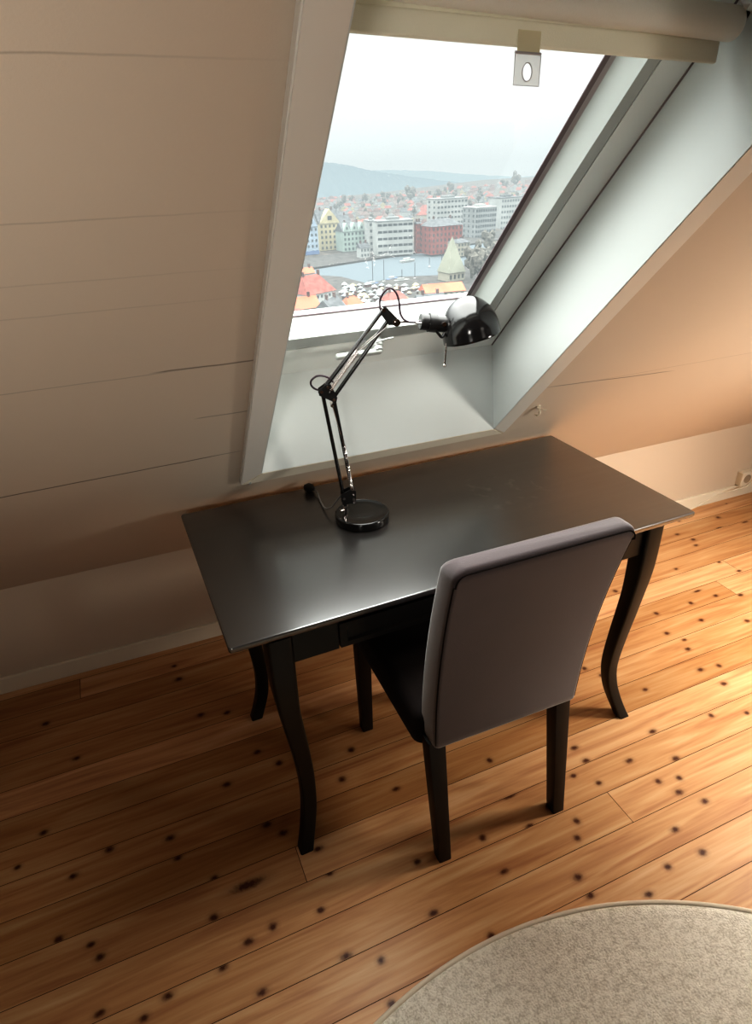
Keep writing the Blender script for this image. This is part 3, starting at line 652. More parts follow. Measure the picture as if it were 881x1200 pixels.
# ------------------------------------------------------------------ desk lamp
LA = empty('desk_lamp', (.548, 1.500, .740)); tag(LA, 'black metal balanced-arm desk lamp with a round dome shade standing on the desk', 'lamp')
_lp = slocal(LA)
def lp(*a, **k):
    k.setdefault('smooth', True); k.setdefault('auto', 40); return _lp(*a, **k)
bm = B(); T_ = Matrix.Translation((.548, 1.500, .740))
lathe(bm, [(0, 0), (.076, 0), (.078, .002), (.0785, .020), (.0778, .0235), (.0755, .0255), (.0735, .0260), (.0725, .0252), (.040, .0258), (0, .026)], 64, T_); lp('base', bm, M_black)
PX, PY = .504, 1.520
V = Vector
LD = Vector((1, -.22, 0)).normalized(); LN = Vector((.22, 1, 0)).normalized()
def L(x, z, n=0):          # point in the lamp's vertical plane
    return Vector((x, 1.515 - .22*(x-.49), z)) + LN*n
bm = B(); tube(bm, [L(.503, .762), L(.503, .790)], .0075, 20); tube(bm, [L(.503, .776), L(.488, .778, -.008)], .003, 10); tube(bm, [L(.488, .778, -.008), L(.486, .778, -.009)], .0055, 12); lp('post', bm, M_chr, 'chrome post')
bm = B(); tube(bm, [L(.503, .789), L(.503, .800)], .0055, 16)
for n_ in (-.011, .011):
    P = [L(.494, .797, n_), L(.532, .800, n_), L(.533, .838, n_), L(.516, .842, n_), L(.492, .830, n_)]
    a = [bm.verts.new(p-LN*.0012) for p in P]; b = [bm.verts.new(p+LN*.0012) for p in P]
    bm.faces.new(a[::-1]); bm.faces.new(b)
    for k in range(5): bm.faces.new((a[k], a[(k+1) % 5], b[(k+1) % 5], b[k]))
lp('bracket', bm, M_blk2)
def bolt(p, r=.0045, h=.014):
    bm = B(); tube(bm, [p-LN*h, p+LN*h], r, 12); lp('bolt', bm, M_chr, 'chrome bolt')
for p in (L(.499, .817), L(.527, .803), L(.526, .812)): bolt(p, .0042)
def bar(p, q, w=.0065, d=.0045, name='arm_bar'):
    bm = B(); tube(bm, [p, q], w*.78, 10); return lp(name, bm, M_black)
E1, E2 = L(.461, 1.130), L(.489, 1.110)
b1 = bar(L(.500, .815), E1); b2 = bar(L(.526, .822), E2)
# upper arm
U1, U2 = L(.621, 1.322), L(.650, 1.297)
bar(L(.489, 1.110, 0), L(.636, 1.300, 0)); bar(L(.470, 1.140, 0), U1)
# elbow plates
def plate(P, name, n_=(-.009, .009), th=.0011):
    bm = B()
    for nn in n_:
        a = [bm.verts.new(p+LN*(nn-th)) for p in P]; b = [bm.verts.new(p+LN*(nn+th)) for p in P]; m_ = len(P)
        bm.faces.new(a[::-1]); bm.faces.new(b)
        for k in range(m_): bm.faces.new((a[k], a[(k+1) % m_], b[(k+1) % m_], b[k]))
    return lp(name, bm, M_blk2, auto=30)
plate([L(.452, 1.122), L(.460, 1.117), L(.494, 1.098), L(.498, 1.112), L(.481, 1.150), L(.470, 1.148), L(.452, 1.136)], 'elbow_plate')
for p in (L(.459, 1.131), L(.489, 1.108), L(.483, 1.092), L(.476, 1.143)): bolt(p, .0042, .013)
plate([L(.614, 1.318), L(.622, 1.332), L(.630, 1.330), L(.660, 1.297), L(.656, 1.286), L(.634, 1.288)], 'top_plate')
bolt(L(.622, 1.325), .0048, .013)
bm = B(); tube(bm, [L(.653, 1.293, -.014), L(.653, 1.293, .014)], .0095, 18); tube(bm, [L(.653, 1.293, -.017), L(.653, 1.293, .017)], .005, 12); lp('bolt', bm, M_chr, 'large chrome pivot bolt')
# springs
def spring(p, q, r=.0045, turns=26, wire=.0011):
    d = q-p; u, w = frame_dir(d); bm = B(); n_ = turns*8
    pts = [p + d*(i/n_) + r*(math.cos(2*PI*i/8)*u + math.sin(2*PI*i/8)*w) for i in range(n_+1)]
    tube(bm, pts, wire, 5); lp('spring', bm, M_chr, 'chrome spring')
for n_ in (-.0075, .0075):
    spring(L(.526, .815, n_), L(.508, .975, n_), .004, 34); bm = B(); tube(bm, [L(.508, .975, n_), L(.484, 1.094, n_)], .0014, 6); lp('spring_wire', bm, M_chr, 'chrome wire')
    spring(L(.478, 1.128, n_), L(.556, 1.226, n_), .004, 30); bm = B(); tube(bm, [L(.556, 1.226, n_), L(.640, 1.292, n_)], .0014, 6); lp('spring_wire', bm, M_chr, 'chrome wire')
# head arm, fork and socket
bm = B(); tube(bm, [L(.655, 1.293), L(.72, 1.288)], .0032, 10)
for n_ in (-.017, .017):
    tube(bm, spline([L(.70, 1.288, n_*.3), L(.725, 1.287, n_), L(.792, 1.280, n_)], 5), .0026, 8)
lp('head_arm', bm, M_chr, 'chrome head arm')
hd = (L(.80, 1.278)-L(.725, 1.291)).normalized()
bm = B(); p0 = L(.714, 1.289); 
tube(bm, [p0, p0+hd*.004, p0+hd*.004, p0+hd*.022, p0+hd*.022, p0+hd*.042, p0+hd*.042, p0+hd*.066, p0+hd*.066, p0+hd*.086], [.019, .021, .020, .020, .023, .023, .0205, .0205, .0235, .0235], 28); lp('socket', bm, M_blk2)
for n_ in (-.019, .019):
    bm = B(); tube(bm, [L(.770, 1.283, n_), L(.770, 1.283, n_*1.2)], .0055, 14); lp('bolt', bm, M_chr, 'chrome bolt')
bm = B(); tube(bm, spline([L(.752, 1.266, -.014), L(.758, 1.258, -.016), L(.766, 1.250, -.016), L(.774, 1.258, -.014)]), .0035, 8); lp('wing_nut', bm, M_blk2)
bm = B(); tube(bm, [L(.781, 1.262, -.012), L(.775, 1.178, -.014)], .0024, 8); bmesh.ops.create_uvsphere(bm, u_segments=12, v_segments=8, radius=.0042, matrix=Matrix.Translation(L(.7748, 1.176, -.014)))
tube(bm, [L(.7812, 1.266, -.012), L(.7808, 1.256, -.012)], .0042, 10); lp('switch_rod', bm, M_chr, 'thin chrome switch rod')
# dome shade: opening faces down, tipped up a little on the right
RS = .0745
ax = Vector((0, 0, 1)); tilt = math.radians(13)
cen = L(.846, 1.252)
zax = (Vector((0, 0, 1))*math.cos(tilt) - LD*math.sin(tilt)).normalized()
zax = (zax + LN*.10).normalized()
xax = (LD - zax*LD.dot(zax)).normalized(); yax = zax.cross(xax)
MS = Matrix.Translation(cen) @ Matrix((xax, yax, zax)).transposed().to_4x4()
prof = [(RS, -.012), (RS+.0008, -.010), (RS, -.006)]
for k in range(1, 15):
    a = k*PI/2/15; prof.append((RS*math.cos(a), .092*math.sin(a)))
prof.append((0, .092))
inn = [(max(r-.002, 0), z-.002) for r, z in prof[::-1]]; inn[-1] = (RS-.0015, -.012)
bm = B(); lathe(bm, prof, 64, MS); sh = lp('shade', bm, M_black, auto=70)
bm = B(); lathe(bm, inn, 64, MS); o = link('shade_lining', bm, M_in, smooth=True); o.parent = sh
bm = B(); q = MS @ Vector((-.02, 0, .03)); tube(bm, [MS @ Vector((-.072, 0, .030)), MS @ Vector((-.045, 0, .028))], .013, 16); bmesh.ops.create_uvsphere(bm, u_segments=20, v_segments=12, radius=.026, matrix=Matrix.Translation(q)); o = link('bulb', bm, M_in, smooth=True); o.parent = sh
# cords
bm = B(); tube(bm, spline([L(.470, 1.138, .004), L(.452, 1.128, .02), L(.437, 1.142, .01), L(.436, 1.158, .004), L(.450, 1.170, 0), L(.466, 1.171, -.004), L(.481, 1.163, -.003), L(.490, 1.152, 0)], 8), .0026, 8); lp('cord_loop', bm, M_cord, 'dark looped cord at the elbow')
bm = B(); tube(bm, spline([L(.617, 1.318, .006), L(.616, 1.345, .004), L(.626, 1.366, 0), L(.641, 1.374, 0), L(.655, 1.362, 0), L(.662, 1.340, 0), L(.665, 1.312, 0), L(.675, 1.296, -.004), L(.695, 1.290, -.006), L(.728, 1.290, 0)], 8), .0026, 8); lp('cord_loop', bm, M_cord, 'dark looped cord at the top joint')
for a, b in ((L(.496, .83, .008), E1+LN*.006), (L(.47, 1.145, .006), L(.617, 1.318, .006))):
    bm = B(); tube(bm, [a, b], .0020, 8); lp('cord', bm, M_cord)
bm = B(); CE = [(.499, 1.523, .822), (.488, 1.540, .795), (.476, 1.560, .766), (.466, 1.590, .750), (.468, 1.63, .7445), (.472, 1.67, .746), (.476, 1.70, .752), (.474, 1.722, .752)]
tube(bm, spline(CE, 8), .0024, 8); lp('mains_cord', bm, M_cordg, 'grey mains cord with a plug')
PM = Matrix.Translation((.470, 1.722, .7525)) @ Matrix.Rotation(math.radians(118), 4, 'Z')
bm = B(); loft(bm, [[(PM @ Vector((x, a*f, b*f))) for a, b in rrect(.026, .022, .006, 3)] for x, f in ((-.004, .35), (.0, .5), (.012, 1), (.026, 1), (.030, .9))]); o = lp('plug', bm, M_blk2)
bm = B()
for s_ in (-.0065, .0065): tube(bm, [PM @ Vector((.030, s_, 0)), PM @ Vector((.044, s_, 0))], .0022, 8)
o2 = link('pin', bm, M_chr, smooth=True); o2.parent = o

# ------------------------------------------------------------------ round rug
RG = empty('round_rug', (.53, -.39, 0)); tag(RG, 'large round cream wool rug with a mottled pile on the plank floor', 'rug')
bm = B(); rr_ = 1.07
rings = []
NR, NS = 90, 360
rd = random.Random(5)
bmc = bm.verts.new((0, 0, .014))
prev = None
for i in range(1, NR+1):
    t = i/NR; r = rr_*(1-(1-t)**1.0)
    z = .0135 + rd.uniform(-.0005, .0005) if i < NR-1 else (.011 if i == NR-1 else .003)
    cur = [bm.verts.new((r*math.cos(2*PI*k/NS), r*math.sin(2*PI*k/NS), z + (rd.uniform(-.0012, .0012) if i < NR-1 else 0))) for k in range(NS)]
    if prev is None:
        for k in range(NS): bm.faces.new((bmc, cur[k], cur[(k+1) % NS]))
    else:
        for k in range(NS): bm.faces.new((prev[k], cur[k], cur[(k+1) % NS], prev[(k+1) % NS]))
    prev = cur
rb = link('pile', bm, M_rug, RG, smooth=True); rb['kind'] = 'stuff'
bm = B(); tube(bm, [(rr_*math.cos(2*PI*k/240), rr_*math.sin(2*PI*k/240), .006) for k in range(241)], .0062, 8, cap=False); link('bound_edge', bm, mat('cream_binding', (.70, .62, .50), .9, bump=.3, bscale=300), RG, smooth=True)['label'] = 'pale stitched edge'

# ------------------------------------------------------------------ the town, harbour and hills beyond the window
KS = .42                                       # town laid out on a survey grid in units of KS metres
def W_(x, y, z): return CAM + KS*(Vector((x, y, z)) - CAM)
def ray(px, py): return FW + RI*((px-440.5)/FPX) - UP*((py-600)/FPX)
def gnd(px, py, z=-80):
    d = ray(px, py); t = (z-CAM.z)/d.z; p = CAM+d*t; return p
def atY(px, py, Y):
    d = ray(px, py); return CAM + d*(Y/d.y)
SEA = -80
def thz(x, y):                                 # height of the far shore
    t = max(0, y-745)
    z = -78.6 + 9*(1-math.exp(-t/140.)) + 6*min(1, t/800.)
    z += 15*max(0, min(1, (x-640)/400.))*min(1, t/420.)
    return z
F_ = {}
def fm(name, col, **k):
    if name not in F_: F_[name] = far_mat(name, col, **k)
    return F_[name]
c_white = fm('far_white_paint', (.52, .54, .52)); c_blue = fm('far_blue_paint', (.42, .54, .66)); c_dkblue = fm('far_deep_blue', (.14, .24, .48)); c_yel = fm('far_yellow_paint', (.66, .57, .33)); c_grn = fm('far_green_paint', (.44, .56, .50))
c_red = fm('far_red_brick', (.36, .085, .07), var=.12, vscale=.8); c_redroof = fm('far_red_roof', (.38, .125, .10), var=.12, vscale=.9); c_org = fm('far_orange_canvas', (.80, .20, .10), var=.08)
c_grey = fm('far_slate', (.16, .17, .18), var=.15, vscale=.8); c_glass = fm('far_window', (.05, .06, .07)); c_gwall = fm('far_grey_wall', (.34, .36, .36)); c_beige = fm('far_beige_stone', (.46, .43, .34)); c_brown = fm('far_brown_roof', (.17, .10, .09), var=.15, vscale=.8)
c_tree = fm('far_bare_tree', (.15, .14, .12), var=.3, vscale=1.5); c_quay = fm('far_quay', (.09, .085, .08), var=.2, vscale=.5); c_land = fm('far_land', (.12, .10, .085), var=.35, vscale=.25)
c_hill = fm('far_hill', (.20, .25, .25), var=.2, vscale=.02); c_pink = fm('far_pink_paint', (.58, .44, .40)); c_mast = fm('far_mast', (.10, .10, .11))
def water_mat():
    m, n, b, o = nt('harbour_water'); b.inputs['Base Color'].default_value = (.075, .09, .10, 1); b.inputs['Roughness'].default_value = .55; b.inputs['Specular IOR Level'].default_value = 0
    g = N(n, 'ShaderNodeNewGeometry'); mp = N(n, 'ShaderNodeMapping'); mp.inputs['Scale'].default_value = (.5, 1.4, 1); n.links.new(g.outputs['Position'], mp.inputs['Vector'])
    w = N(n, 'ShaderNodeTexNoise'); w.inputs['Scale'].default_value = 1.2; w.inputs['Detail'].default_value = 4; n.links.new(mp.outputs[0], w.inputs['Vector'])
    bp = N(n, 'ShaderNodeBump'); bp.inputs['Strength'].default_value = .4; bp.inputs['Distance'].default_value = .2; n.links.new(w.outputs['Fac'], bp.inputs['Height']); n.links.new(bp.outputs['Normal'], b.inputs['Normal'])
    em = N(n, 'ShaderNodeEmission'); em.inputs['Color'].default_value = (.63, .69, .71, 1); ms = N(n, 'ShaderNodeMixShader'); ms.inputs[0].default_value = .45  # even haze painted into the water as the same pale glow
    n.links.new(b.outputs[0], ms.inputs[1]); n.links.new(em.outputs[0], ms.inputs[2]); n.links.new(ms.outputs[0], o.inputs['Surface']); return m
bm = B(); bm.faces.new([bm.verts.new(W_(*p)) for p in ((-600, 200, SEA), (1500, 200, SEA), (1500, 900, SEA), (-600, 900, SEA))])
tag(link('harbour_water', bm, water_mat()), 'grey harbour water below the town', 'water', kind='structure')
# far shore terrain
QA, QB = gnd(360, 317), gnd(548, 288)
QD = Vector((QB.x-QA.x, QB.y-QA.y, 0)).normalized(); QN = Vector((-QD.y, QD.x, 0)); QANG = math.atan2(QD.y, QD.x)
bm = B(); G = []
for i in range(46):
    row = []
    for j in range(46):
        u = -700 + i*52; v = (j/45)**1.5*800
        p = QA + QD*u + QN*v; z = thz(p.x, p.y) if j else -78.6
        row.append(bm.verts.new(W_(p.x, p.y, z)))
    G.append(row)
for a, b in zip(G, G[1:]):
    for k in range(45): bm.faces.new((a[k], b[k], b[k+1], a[k+1]))
for a, b in zip(G, G[1:]):
    p, q = a[0].co, b[0].co; bm.faces.new((b[0], a[0], bm.verts.new(p-Vector((0, 0, 2))), bm.verts.new(q-Vector((0, 0, 2)))))
tag(link('far_shore', bm, c_land), 'misty hillside across the harbour', 'hillside', kind='structure')
# near shore
bm = B()
ns = [gnd(*p) for p in ((200, 330), (345, 322), (400, 326), (430, 334), (470, 326), (520, 324), (545, 312), (560, 296), (592, 300))]
ns = [(-400, 520, 0)] + [tuple(p) for p in ns] + [(900, 640, 0), (900, 120, 0), (-400, 120, 0)]
bm.faces.new([bm.verts.new(W_(p[0], p[1], -78.8)) for p in ns])
tag(link('near_shore', bm, c_quay), 'grey quay and streets on the near side of the harbour', 'ground', kind='structure')
# quayside promenade on the far shore
bm = B(); P = [QA-QD*200, QA+QD*420, QA+QD*420+QN*60, QA-QD*200+QN*60]
hexa(bm, [W_(p.x, p.y, -80) for p in P]+[W_(p.x, p.y, -78.2) for p in P]); tag(link('promenade', bm, c_quay), 'brown-grey promenade along the far quay', 'ground', kind='structure')
# hills
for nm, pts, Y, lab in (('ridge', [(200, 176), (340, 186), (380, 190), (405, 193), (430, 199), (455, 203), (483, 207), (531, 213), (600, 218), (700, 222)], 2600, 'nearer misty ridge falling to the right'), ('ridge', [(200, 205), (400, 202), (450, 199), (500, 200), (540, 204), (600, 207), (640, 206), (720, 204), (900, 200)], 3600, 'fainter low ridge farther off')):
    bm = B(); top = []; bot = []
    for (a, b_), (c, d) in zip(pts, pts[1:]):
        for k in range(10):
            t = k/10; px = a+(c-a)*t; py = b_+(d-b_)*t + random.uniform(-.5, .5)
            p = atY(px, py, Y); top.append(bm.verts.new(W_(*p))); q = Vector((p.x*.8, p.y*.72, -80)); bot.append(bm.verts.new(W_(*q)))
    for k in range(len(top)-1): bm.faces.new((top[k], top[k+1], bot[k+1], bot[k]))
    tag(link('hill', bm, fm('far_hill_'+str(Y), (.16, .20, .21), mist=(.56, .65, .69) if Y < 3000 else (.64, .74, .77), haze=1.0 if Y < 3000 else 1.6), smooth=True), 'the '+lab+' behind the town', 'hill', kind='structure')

WIN = {}
def house_mesh(w, d, h, rh, kind, mw, mr):
    """walls (material 0) and roof (material 1); long side along local x; units are grid units"""
    bm = B(); k = KS
    box(bm, (-w/2*k, -d/2*k, 0), (w/2*k, d/2*k, h*k), mi=0)
    e = .6*k
    if kind == 'flat': box(bm, (-w/2*k-e/2, -d/2*k-e/2, h*k), (w/2*k+e/2, d/2*k+e/2, h*k+.9*k), mi=1)
    else:
        X, Y, Z = w/2*k+e, d/2*k+e, h*k
        if kind == 'gable': T1, T2 = (-X, 0, Z+rh*k), (X, 0, Z+rh*k); 
        elif kind == 'cross': T1, T2 = (0, -Y, Z+rh*k), (0, Y, Z+rh*k)
        elif kind == 'hip': T1, T2 = (-X*.5, 0, Z+rh*k), (X*.5, 0, Z+rh*k)
        else: T1 = T2 = (0, 0, Z+rh*k)
        v = [bm.verts.new(p) for p in ((-X, -Y, Z), (X, -Y, Z), (X, Y, Z), (-X, Y, Z))]
        if kind == 'pyramid':
            t = bm.verts.new(T1)
            fs = [bm.faces.new((v[i], v[(i+1) % 4], t)) for i in range(4)]
        else:
            a, b = bm.verts.new(T1), bm.verts.new(T2)
            if kind == 'cross': fs = [bm.faces.new((v[1], v[2], b, a)), bm.faces.new((v[3], v[0], a, b)), bm.faces.new((v[0], v[1], a)), bm.faces.new((v[2], v[3], b))]
            else: fs = [bm.faces.new((v[0], v[1], b, a)), bm.faces.new((v[2], v[3], a, b)), bm.faces.new((v[1], v[2], b)), bm.faces.new((v[3], v[0], a))]
        for i, f in enumerate(fs): f.material_index = 1 if (kind not in ('gable', 'cross') or i < 2) else 0
        bm.faces.new(v[::-1]).material_index = 1
    me = bpy.data.meshes.new('house'); bmesh.ops.recalc_face_normals(bm, faces=bm.faces[:]); bm.to_mesh(me); bm.free(); me.materials.append(mw); me.materials.append(mr); return me
def building(label, p, w, d, h, rh, kind, mw, mr, rows, cols, name='apartment_building', ang=None, gw=.42, gh=.5, side=0, band=None, gables=0, strip=False, chim=True):
    """a building of separate wall, roof, windows; p = middle of the front foot on the survey grid"""
    ang = .12 if ang is None else ang
    R_ = empty(name, W_(*p), ang); tag(R_, label, 'building'); k = KS
    bm = B(); box(bm, (-w/2*k, 0, 0), (w/2*k, d*k, h*k)); link('wall', bm, mw, R_)
    if kind == 'flat':
        bm = B(); box(bm, (-w/2*k-.2, -.2, h*k), (w/2*k+.2, d*k+.2, h*k+.4)); box(bm, (-w/6*k, d*.3*k, h*k+.4), (w/6*k, d*.7*k, h*k+1.4)); link('roof', bm, mr, R_)
    else:
        bm = B(); X, Y0, Y1, Z = w/2*k+.2, -.3, d*k+.3, h*k; ym = (Y0+Y1)/2
        v = [bm.verts.new(q) for q in ((-X, Y0, Z), (X, Y0, Z), (X, Y1, Z), (-X, Y1, Z))]
        if kind == 'pyramid':
            t = bm.verts.new((0, ym, Z+rh*k)); [bm.faces.new((v[i], v[(i+1) % 4], t)) for i in range(4)]
        else:
            hx = X if kind == 'gable' else X*.55
            a, b = bm.verts.new((-hx, ym, Z+rh*k)), bm.verts.new((hx, ym, Z+rh*k))
            [bm.faces.new(q) for q in ((v[0], v[1], b, a), (v[2], v[3], a, b), (v[1], v[2], b), (v[3], v[0], a))]
        bm.faces.new(v[::-1]); rf = link('roof', bm, mr, R_)
        if chim:
            for cx_ in (-.25, .3):
                bm = B(); box(bm, (cx_*w*k-.3, ym-.3, Z+rh*k*.6), (cx_*w*k+.3, ym+.3, Z+rh*k+1.0)); link('chimney', bm, c_brown, rf)
    for g in range(gables):                      # pointed gable fronts facing the water
        gw_ = w/gables; x0 = -w/2+g*gw_; bm = B(); z = h*k
        f = [(x0*k, -.25, z-.1), ((x0+gw_)*k, -.25, z-.1), ((x0+gw_*.78)*k, -.25, z+rh*k*.5), ((x0+gw_*.5)*k, -.25, z+rh*k*1.05), ((x0+gw_*.22)*k, -.25, z+rh*k*.5)]
        a = [bm.verts.new(q) for q in f]; b = [bm.verts.new((x, y+d*.45*k, zz)) for x, y, zz in f]
        bm.faces.new(a); bm.faces.new(b[::-1]); [bm.faces.new((a[i], a[(i+1) % 5], b[(i+1) % 5], b[i])) for i in range(5)]
        gb = link('gable_front', bm, mw, R_)
        bm = B(); box(bm, ((x0+gw_*.4)*k, -.30, z+rh*k*.25), ((x0+gw_*.6)*k, -.24, z+rh*k*.55)); link('window', bm, c_glass, gb)
    ww, hh = w/cols*gw*k, h/rows*gh*k
    key = (round(ww, 2), round(hh, 2))
    if key not in WIN:
        bm = B(); box(bm, (-ww/2, -.05, -hh/2), (ww/2, .05, hh/2)); o = link('window', bm, c_glass, R_); WIN[key] = o.data; bpy.data.objects.remove(o)
    for r in range(rows):
        for c in range(cols):
            if strip and c % 7 == 3: continue
            o = bpy.data.objects.new('window', WIN[key]); C.objects.link(o); o.parent = R_
            o.location = ((-w/2+(c+.5)*w/cols)*k, 0, (r+.5)*h/rows*k)
    for r in range(side and rows or 0):          # the gable end that can be seen
        for c in range(side):
            o = bpy.data.objects.new('window', WIN[key]); C.objects.link(o); o.parent = R_; o.rotation_euler = (0, 0, PI/2)
            o.location = (-w/2*k, (c+.5)*d/side*k, (r+.5)*h/rows*k)
    if band:
        bm = B(); box(bm, (-w/2*k-.05, -.12, 0), (w/2*k+.05, -.02, h*.14*k)); link('shop_front', bm, band, R_)
    return R_
def onq(px, py):
    p = gnd(px, py, -78.2); return (p.x, p.y, -78.2)
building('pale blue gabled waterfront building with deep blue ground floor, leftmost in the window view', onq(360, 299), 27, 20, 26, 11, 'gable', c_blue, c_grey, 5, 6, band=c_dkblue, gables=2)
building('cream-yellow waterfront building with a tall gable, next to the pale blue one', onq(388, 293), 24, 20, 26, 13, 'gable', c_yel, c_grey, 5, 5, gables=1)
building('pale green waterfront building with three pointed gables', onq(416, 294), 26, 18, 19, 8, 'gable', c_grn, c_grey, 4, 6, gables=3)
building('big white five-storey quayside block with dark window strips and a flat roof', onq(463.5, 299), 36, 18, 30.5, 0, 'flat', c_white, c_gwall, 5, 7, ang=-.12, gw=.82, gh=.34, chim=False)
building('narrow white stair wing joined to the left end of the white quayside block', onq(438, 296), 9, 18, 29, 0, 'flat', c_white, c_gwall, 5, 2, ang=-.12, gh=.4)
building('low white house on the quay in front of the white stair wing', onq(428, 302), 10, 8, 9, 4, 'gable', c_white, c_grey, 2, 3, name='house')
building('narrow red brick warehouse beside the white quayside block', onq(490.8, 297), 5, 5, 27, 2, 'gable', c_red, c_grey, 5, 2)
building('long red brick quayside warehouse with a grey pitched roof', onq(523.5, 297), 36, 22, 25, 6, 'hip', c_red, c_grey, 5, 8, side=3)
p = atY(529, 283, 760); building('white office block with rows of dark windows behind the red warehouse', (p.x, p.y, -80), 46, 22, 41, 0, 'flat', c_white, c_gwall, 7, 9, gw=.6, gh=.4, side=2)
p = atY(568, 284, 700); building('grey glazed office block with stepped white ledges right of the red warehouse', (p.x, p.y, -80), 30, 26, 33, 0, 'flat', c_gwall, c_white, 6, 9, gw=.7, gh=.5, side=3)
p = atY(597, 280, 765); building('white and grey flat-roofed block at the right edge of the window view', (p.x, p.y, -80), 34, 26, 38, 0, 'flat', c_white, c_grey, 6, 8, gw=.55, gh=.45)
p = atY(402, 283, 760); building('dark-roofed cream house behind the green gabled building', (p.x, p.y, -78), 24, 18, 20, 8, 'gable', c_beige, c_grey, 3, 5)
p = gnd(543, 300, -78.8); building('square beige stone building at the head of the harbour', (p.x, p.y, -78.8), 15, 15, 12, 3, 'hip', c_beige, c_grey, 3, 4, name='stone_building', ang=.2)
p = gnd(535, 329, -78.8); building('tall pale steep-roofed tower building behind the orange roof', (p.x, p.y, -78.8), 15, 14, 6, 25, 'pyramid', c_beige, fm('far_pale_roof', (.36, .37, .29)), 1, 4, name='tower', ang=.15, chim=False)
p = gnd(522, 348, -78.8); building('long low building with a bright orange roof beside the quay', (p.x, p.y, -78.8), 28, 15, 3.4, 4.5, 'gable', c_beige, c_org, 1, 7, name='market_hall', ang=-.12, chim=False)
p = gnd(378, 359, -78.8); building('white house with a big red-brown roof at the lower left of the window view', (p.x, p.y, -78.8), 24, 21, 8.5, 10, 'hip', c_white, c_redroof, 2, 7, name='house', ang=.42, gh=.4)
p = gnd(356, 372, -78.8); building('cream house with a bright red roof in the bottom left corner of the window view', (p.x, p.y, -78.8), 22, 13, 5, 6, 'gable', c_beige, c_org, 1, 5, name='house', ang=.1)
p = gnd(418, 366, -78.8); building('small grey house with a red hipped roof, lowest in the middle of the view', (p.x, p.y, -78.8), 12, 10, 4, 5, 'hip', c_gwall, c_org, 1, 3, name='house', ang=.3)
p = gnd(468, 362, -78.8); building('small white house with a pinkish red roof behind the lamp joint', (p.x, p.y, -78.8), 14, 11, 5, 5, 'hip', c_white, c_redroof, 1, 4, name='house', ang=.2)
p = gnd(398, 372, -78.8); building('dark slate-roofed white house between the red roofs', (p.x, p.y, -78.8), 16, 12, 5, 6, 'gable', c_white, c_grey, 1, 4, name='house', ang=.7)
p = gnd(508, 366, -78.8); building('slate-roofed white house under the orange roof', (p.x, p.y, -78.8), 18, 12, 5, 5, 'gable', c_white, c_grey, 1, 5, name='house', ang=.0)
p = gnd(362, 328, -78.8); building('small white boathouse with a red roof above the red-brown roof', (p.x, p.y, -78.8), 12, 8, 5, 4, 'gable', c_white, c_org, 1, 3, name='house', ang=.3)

# hillside houses: many of each kind, told apart only by kind
KINDS = [('white', c_white, 'red', c_redroof), ('white', c_white, 'dark', c_grey), ('cream', c_beige, 'red', c_redroof), ('pink', c_pink, 'brown', c_brown), ('grey', c_gwall, 'red', c_redroof), ('yellow', c_yel, 'dark', c_grey), ('white', c_white, 'brown', c_brown)]
SHAPES = {}
rc_ = random.Random(21)
rows = [(Y, 0, 0) for Y in (798, 840, 885, 935, 990, 1050, 1120, 1200, 1290, 1390)]
OCC = []
def free(x, y, rad):
    for a, b, c in OCC:
        if (a-x)**2 + (b-y)**2 < (c+rad)**2: return False
    OCC.append((x, y, rad)); return True
for px, Y_, rad in ((529, 760, 30), (568, 700, 26), (597, 765, 26), (402, 760, 16)):
    p = atY(px, 283, Y_); OCC.append((p.x, p.y+11, rad))
cnt = 0
for Y, stp, hh in rows:
    x = Y*.285 + rc_.uniform(-8, 8)
    while x < Y*.70 and cnt < 285:
        s_ = rc_.uniform(.6, 1.0); x += 6*s_
        kd = rc_.choice([0, 0, 1, 2, 3, 3, 4, 5, 6]); kind = rc_.choice(['gable', 'cross', 'hip']); key = (kd, kind)
        wn, mw, rn, mr = KINDS[kd]
        if key not in SHAPES: SHAPES[key] = house_mesh(13, 10, 8.5, 5.5, kind, mw, mr)
        y = Y+rc_.uniform(-16, 16)
        if not free(x, y, 9.1*s_): x += 3; continue
        o = bpy.data.objects.new('house', SHAPES[key]); C.objects.link(o)
        o.scale = (s_*rc_.uniform(.8, 1.25), s_, s_*rc_.uniform(.7, 1.05)); o.location = W_(x, y, thz(x, y)-.5); o.rotation_euler = (0, 0, rc_.uniform(-.5, .7))
        tag(o, 'little %s hillside house under a %s roof across the harbour' % (wn, rn), 'house', '%s-walled hillside houses with %s roofs' % (wn, rn)); cnt += 1
        x += 8*s_ + rc_.choice([0, 0, 2, 5])
# tree crowns along the skyline and between the houses
def tree_mesh(seed, bare=False):
    r = random.Random(seed); bm = B()
    tube(bm, [(0, 0, 0), (0, 0, 2.2)], [.25, .15], 6)
    for _ in range(9):
        a = r.uniform(0, 2*PI); q = r.uniform(0, 1.3); bmesh.ops.create_icosphere(bm, subdivisions=1, radius=r.uniform(.7, 1.2), matrix=Matrix.Translation((q*math.cos(a), q*math.sin(a), r.uniform(2, 4.2))))
    for v in bm.verts: v.co += Vector((r.uniform(-.2, .2), r.uniform(-.2, .2), r.uniform(-.2, .2)))
    me = bpy.data.meshes.new('tree'); bm.to_mesh(me); bm.free(); me.materials.append(c_tree); return me
TM = [tree_mesh(i) for i in range(4)]
def tree(x, y, z, s_, lab, grp):
    if not free(x, y, 5.2*s_): return
    o = bpy.data.objects.new('tree', rc_.choice(TM)); C.objects.link(o); o.location = W_(x, y, z); o.scale = (s_, s_, s_*rc_.uniform(.9, 1.3)); o.rotation_euler = (0, 0, rc_.uniform(0, 6)); tag(o, lab, 'tree', grp)
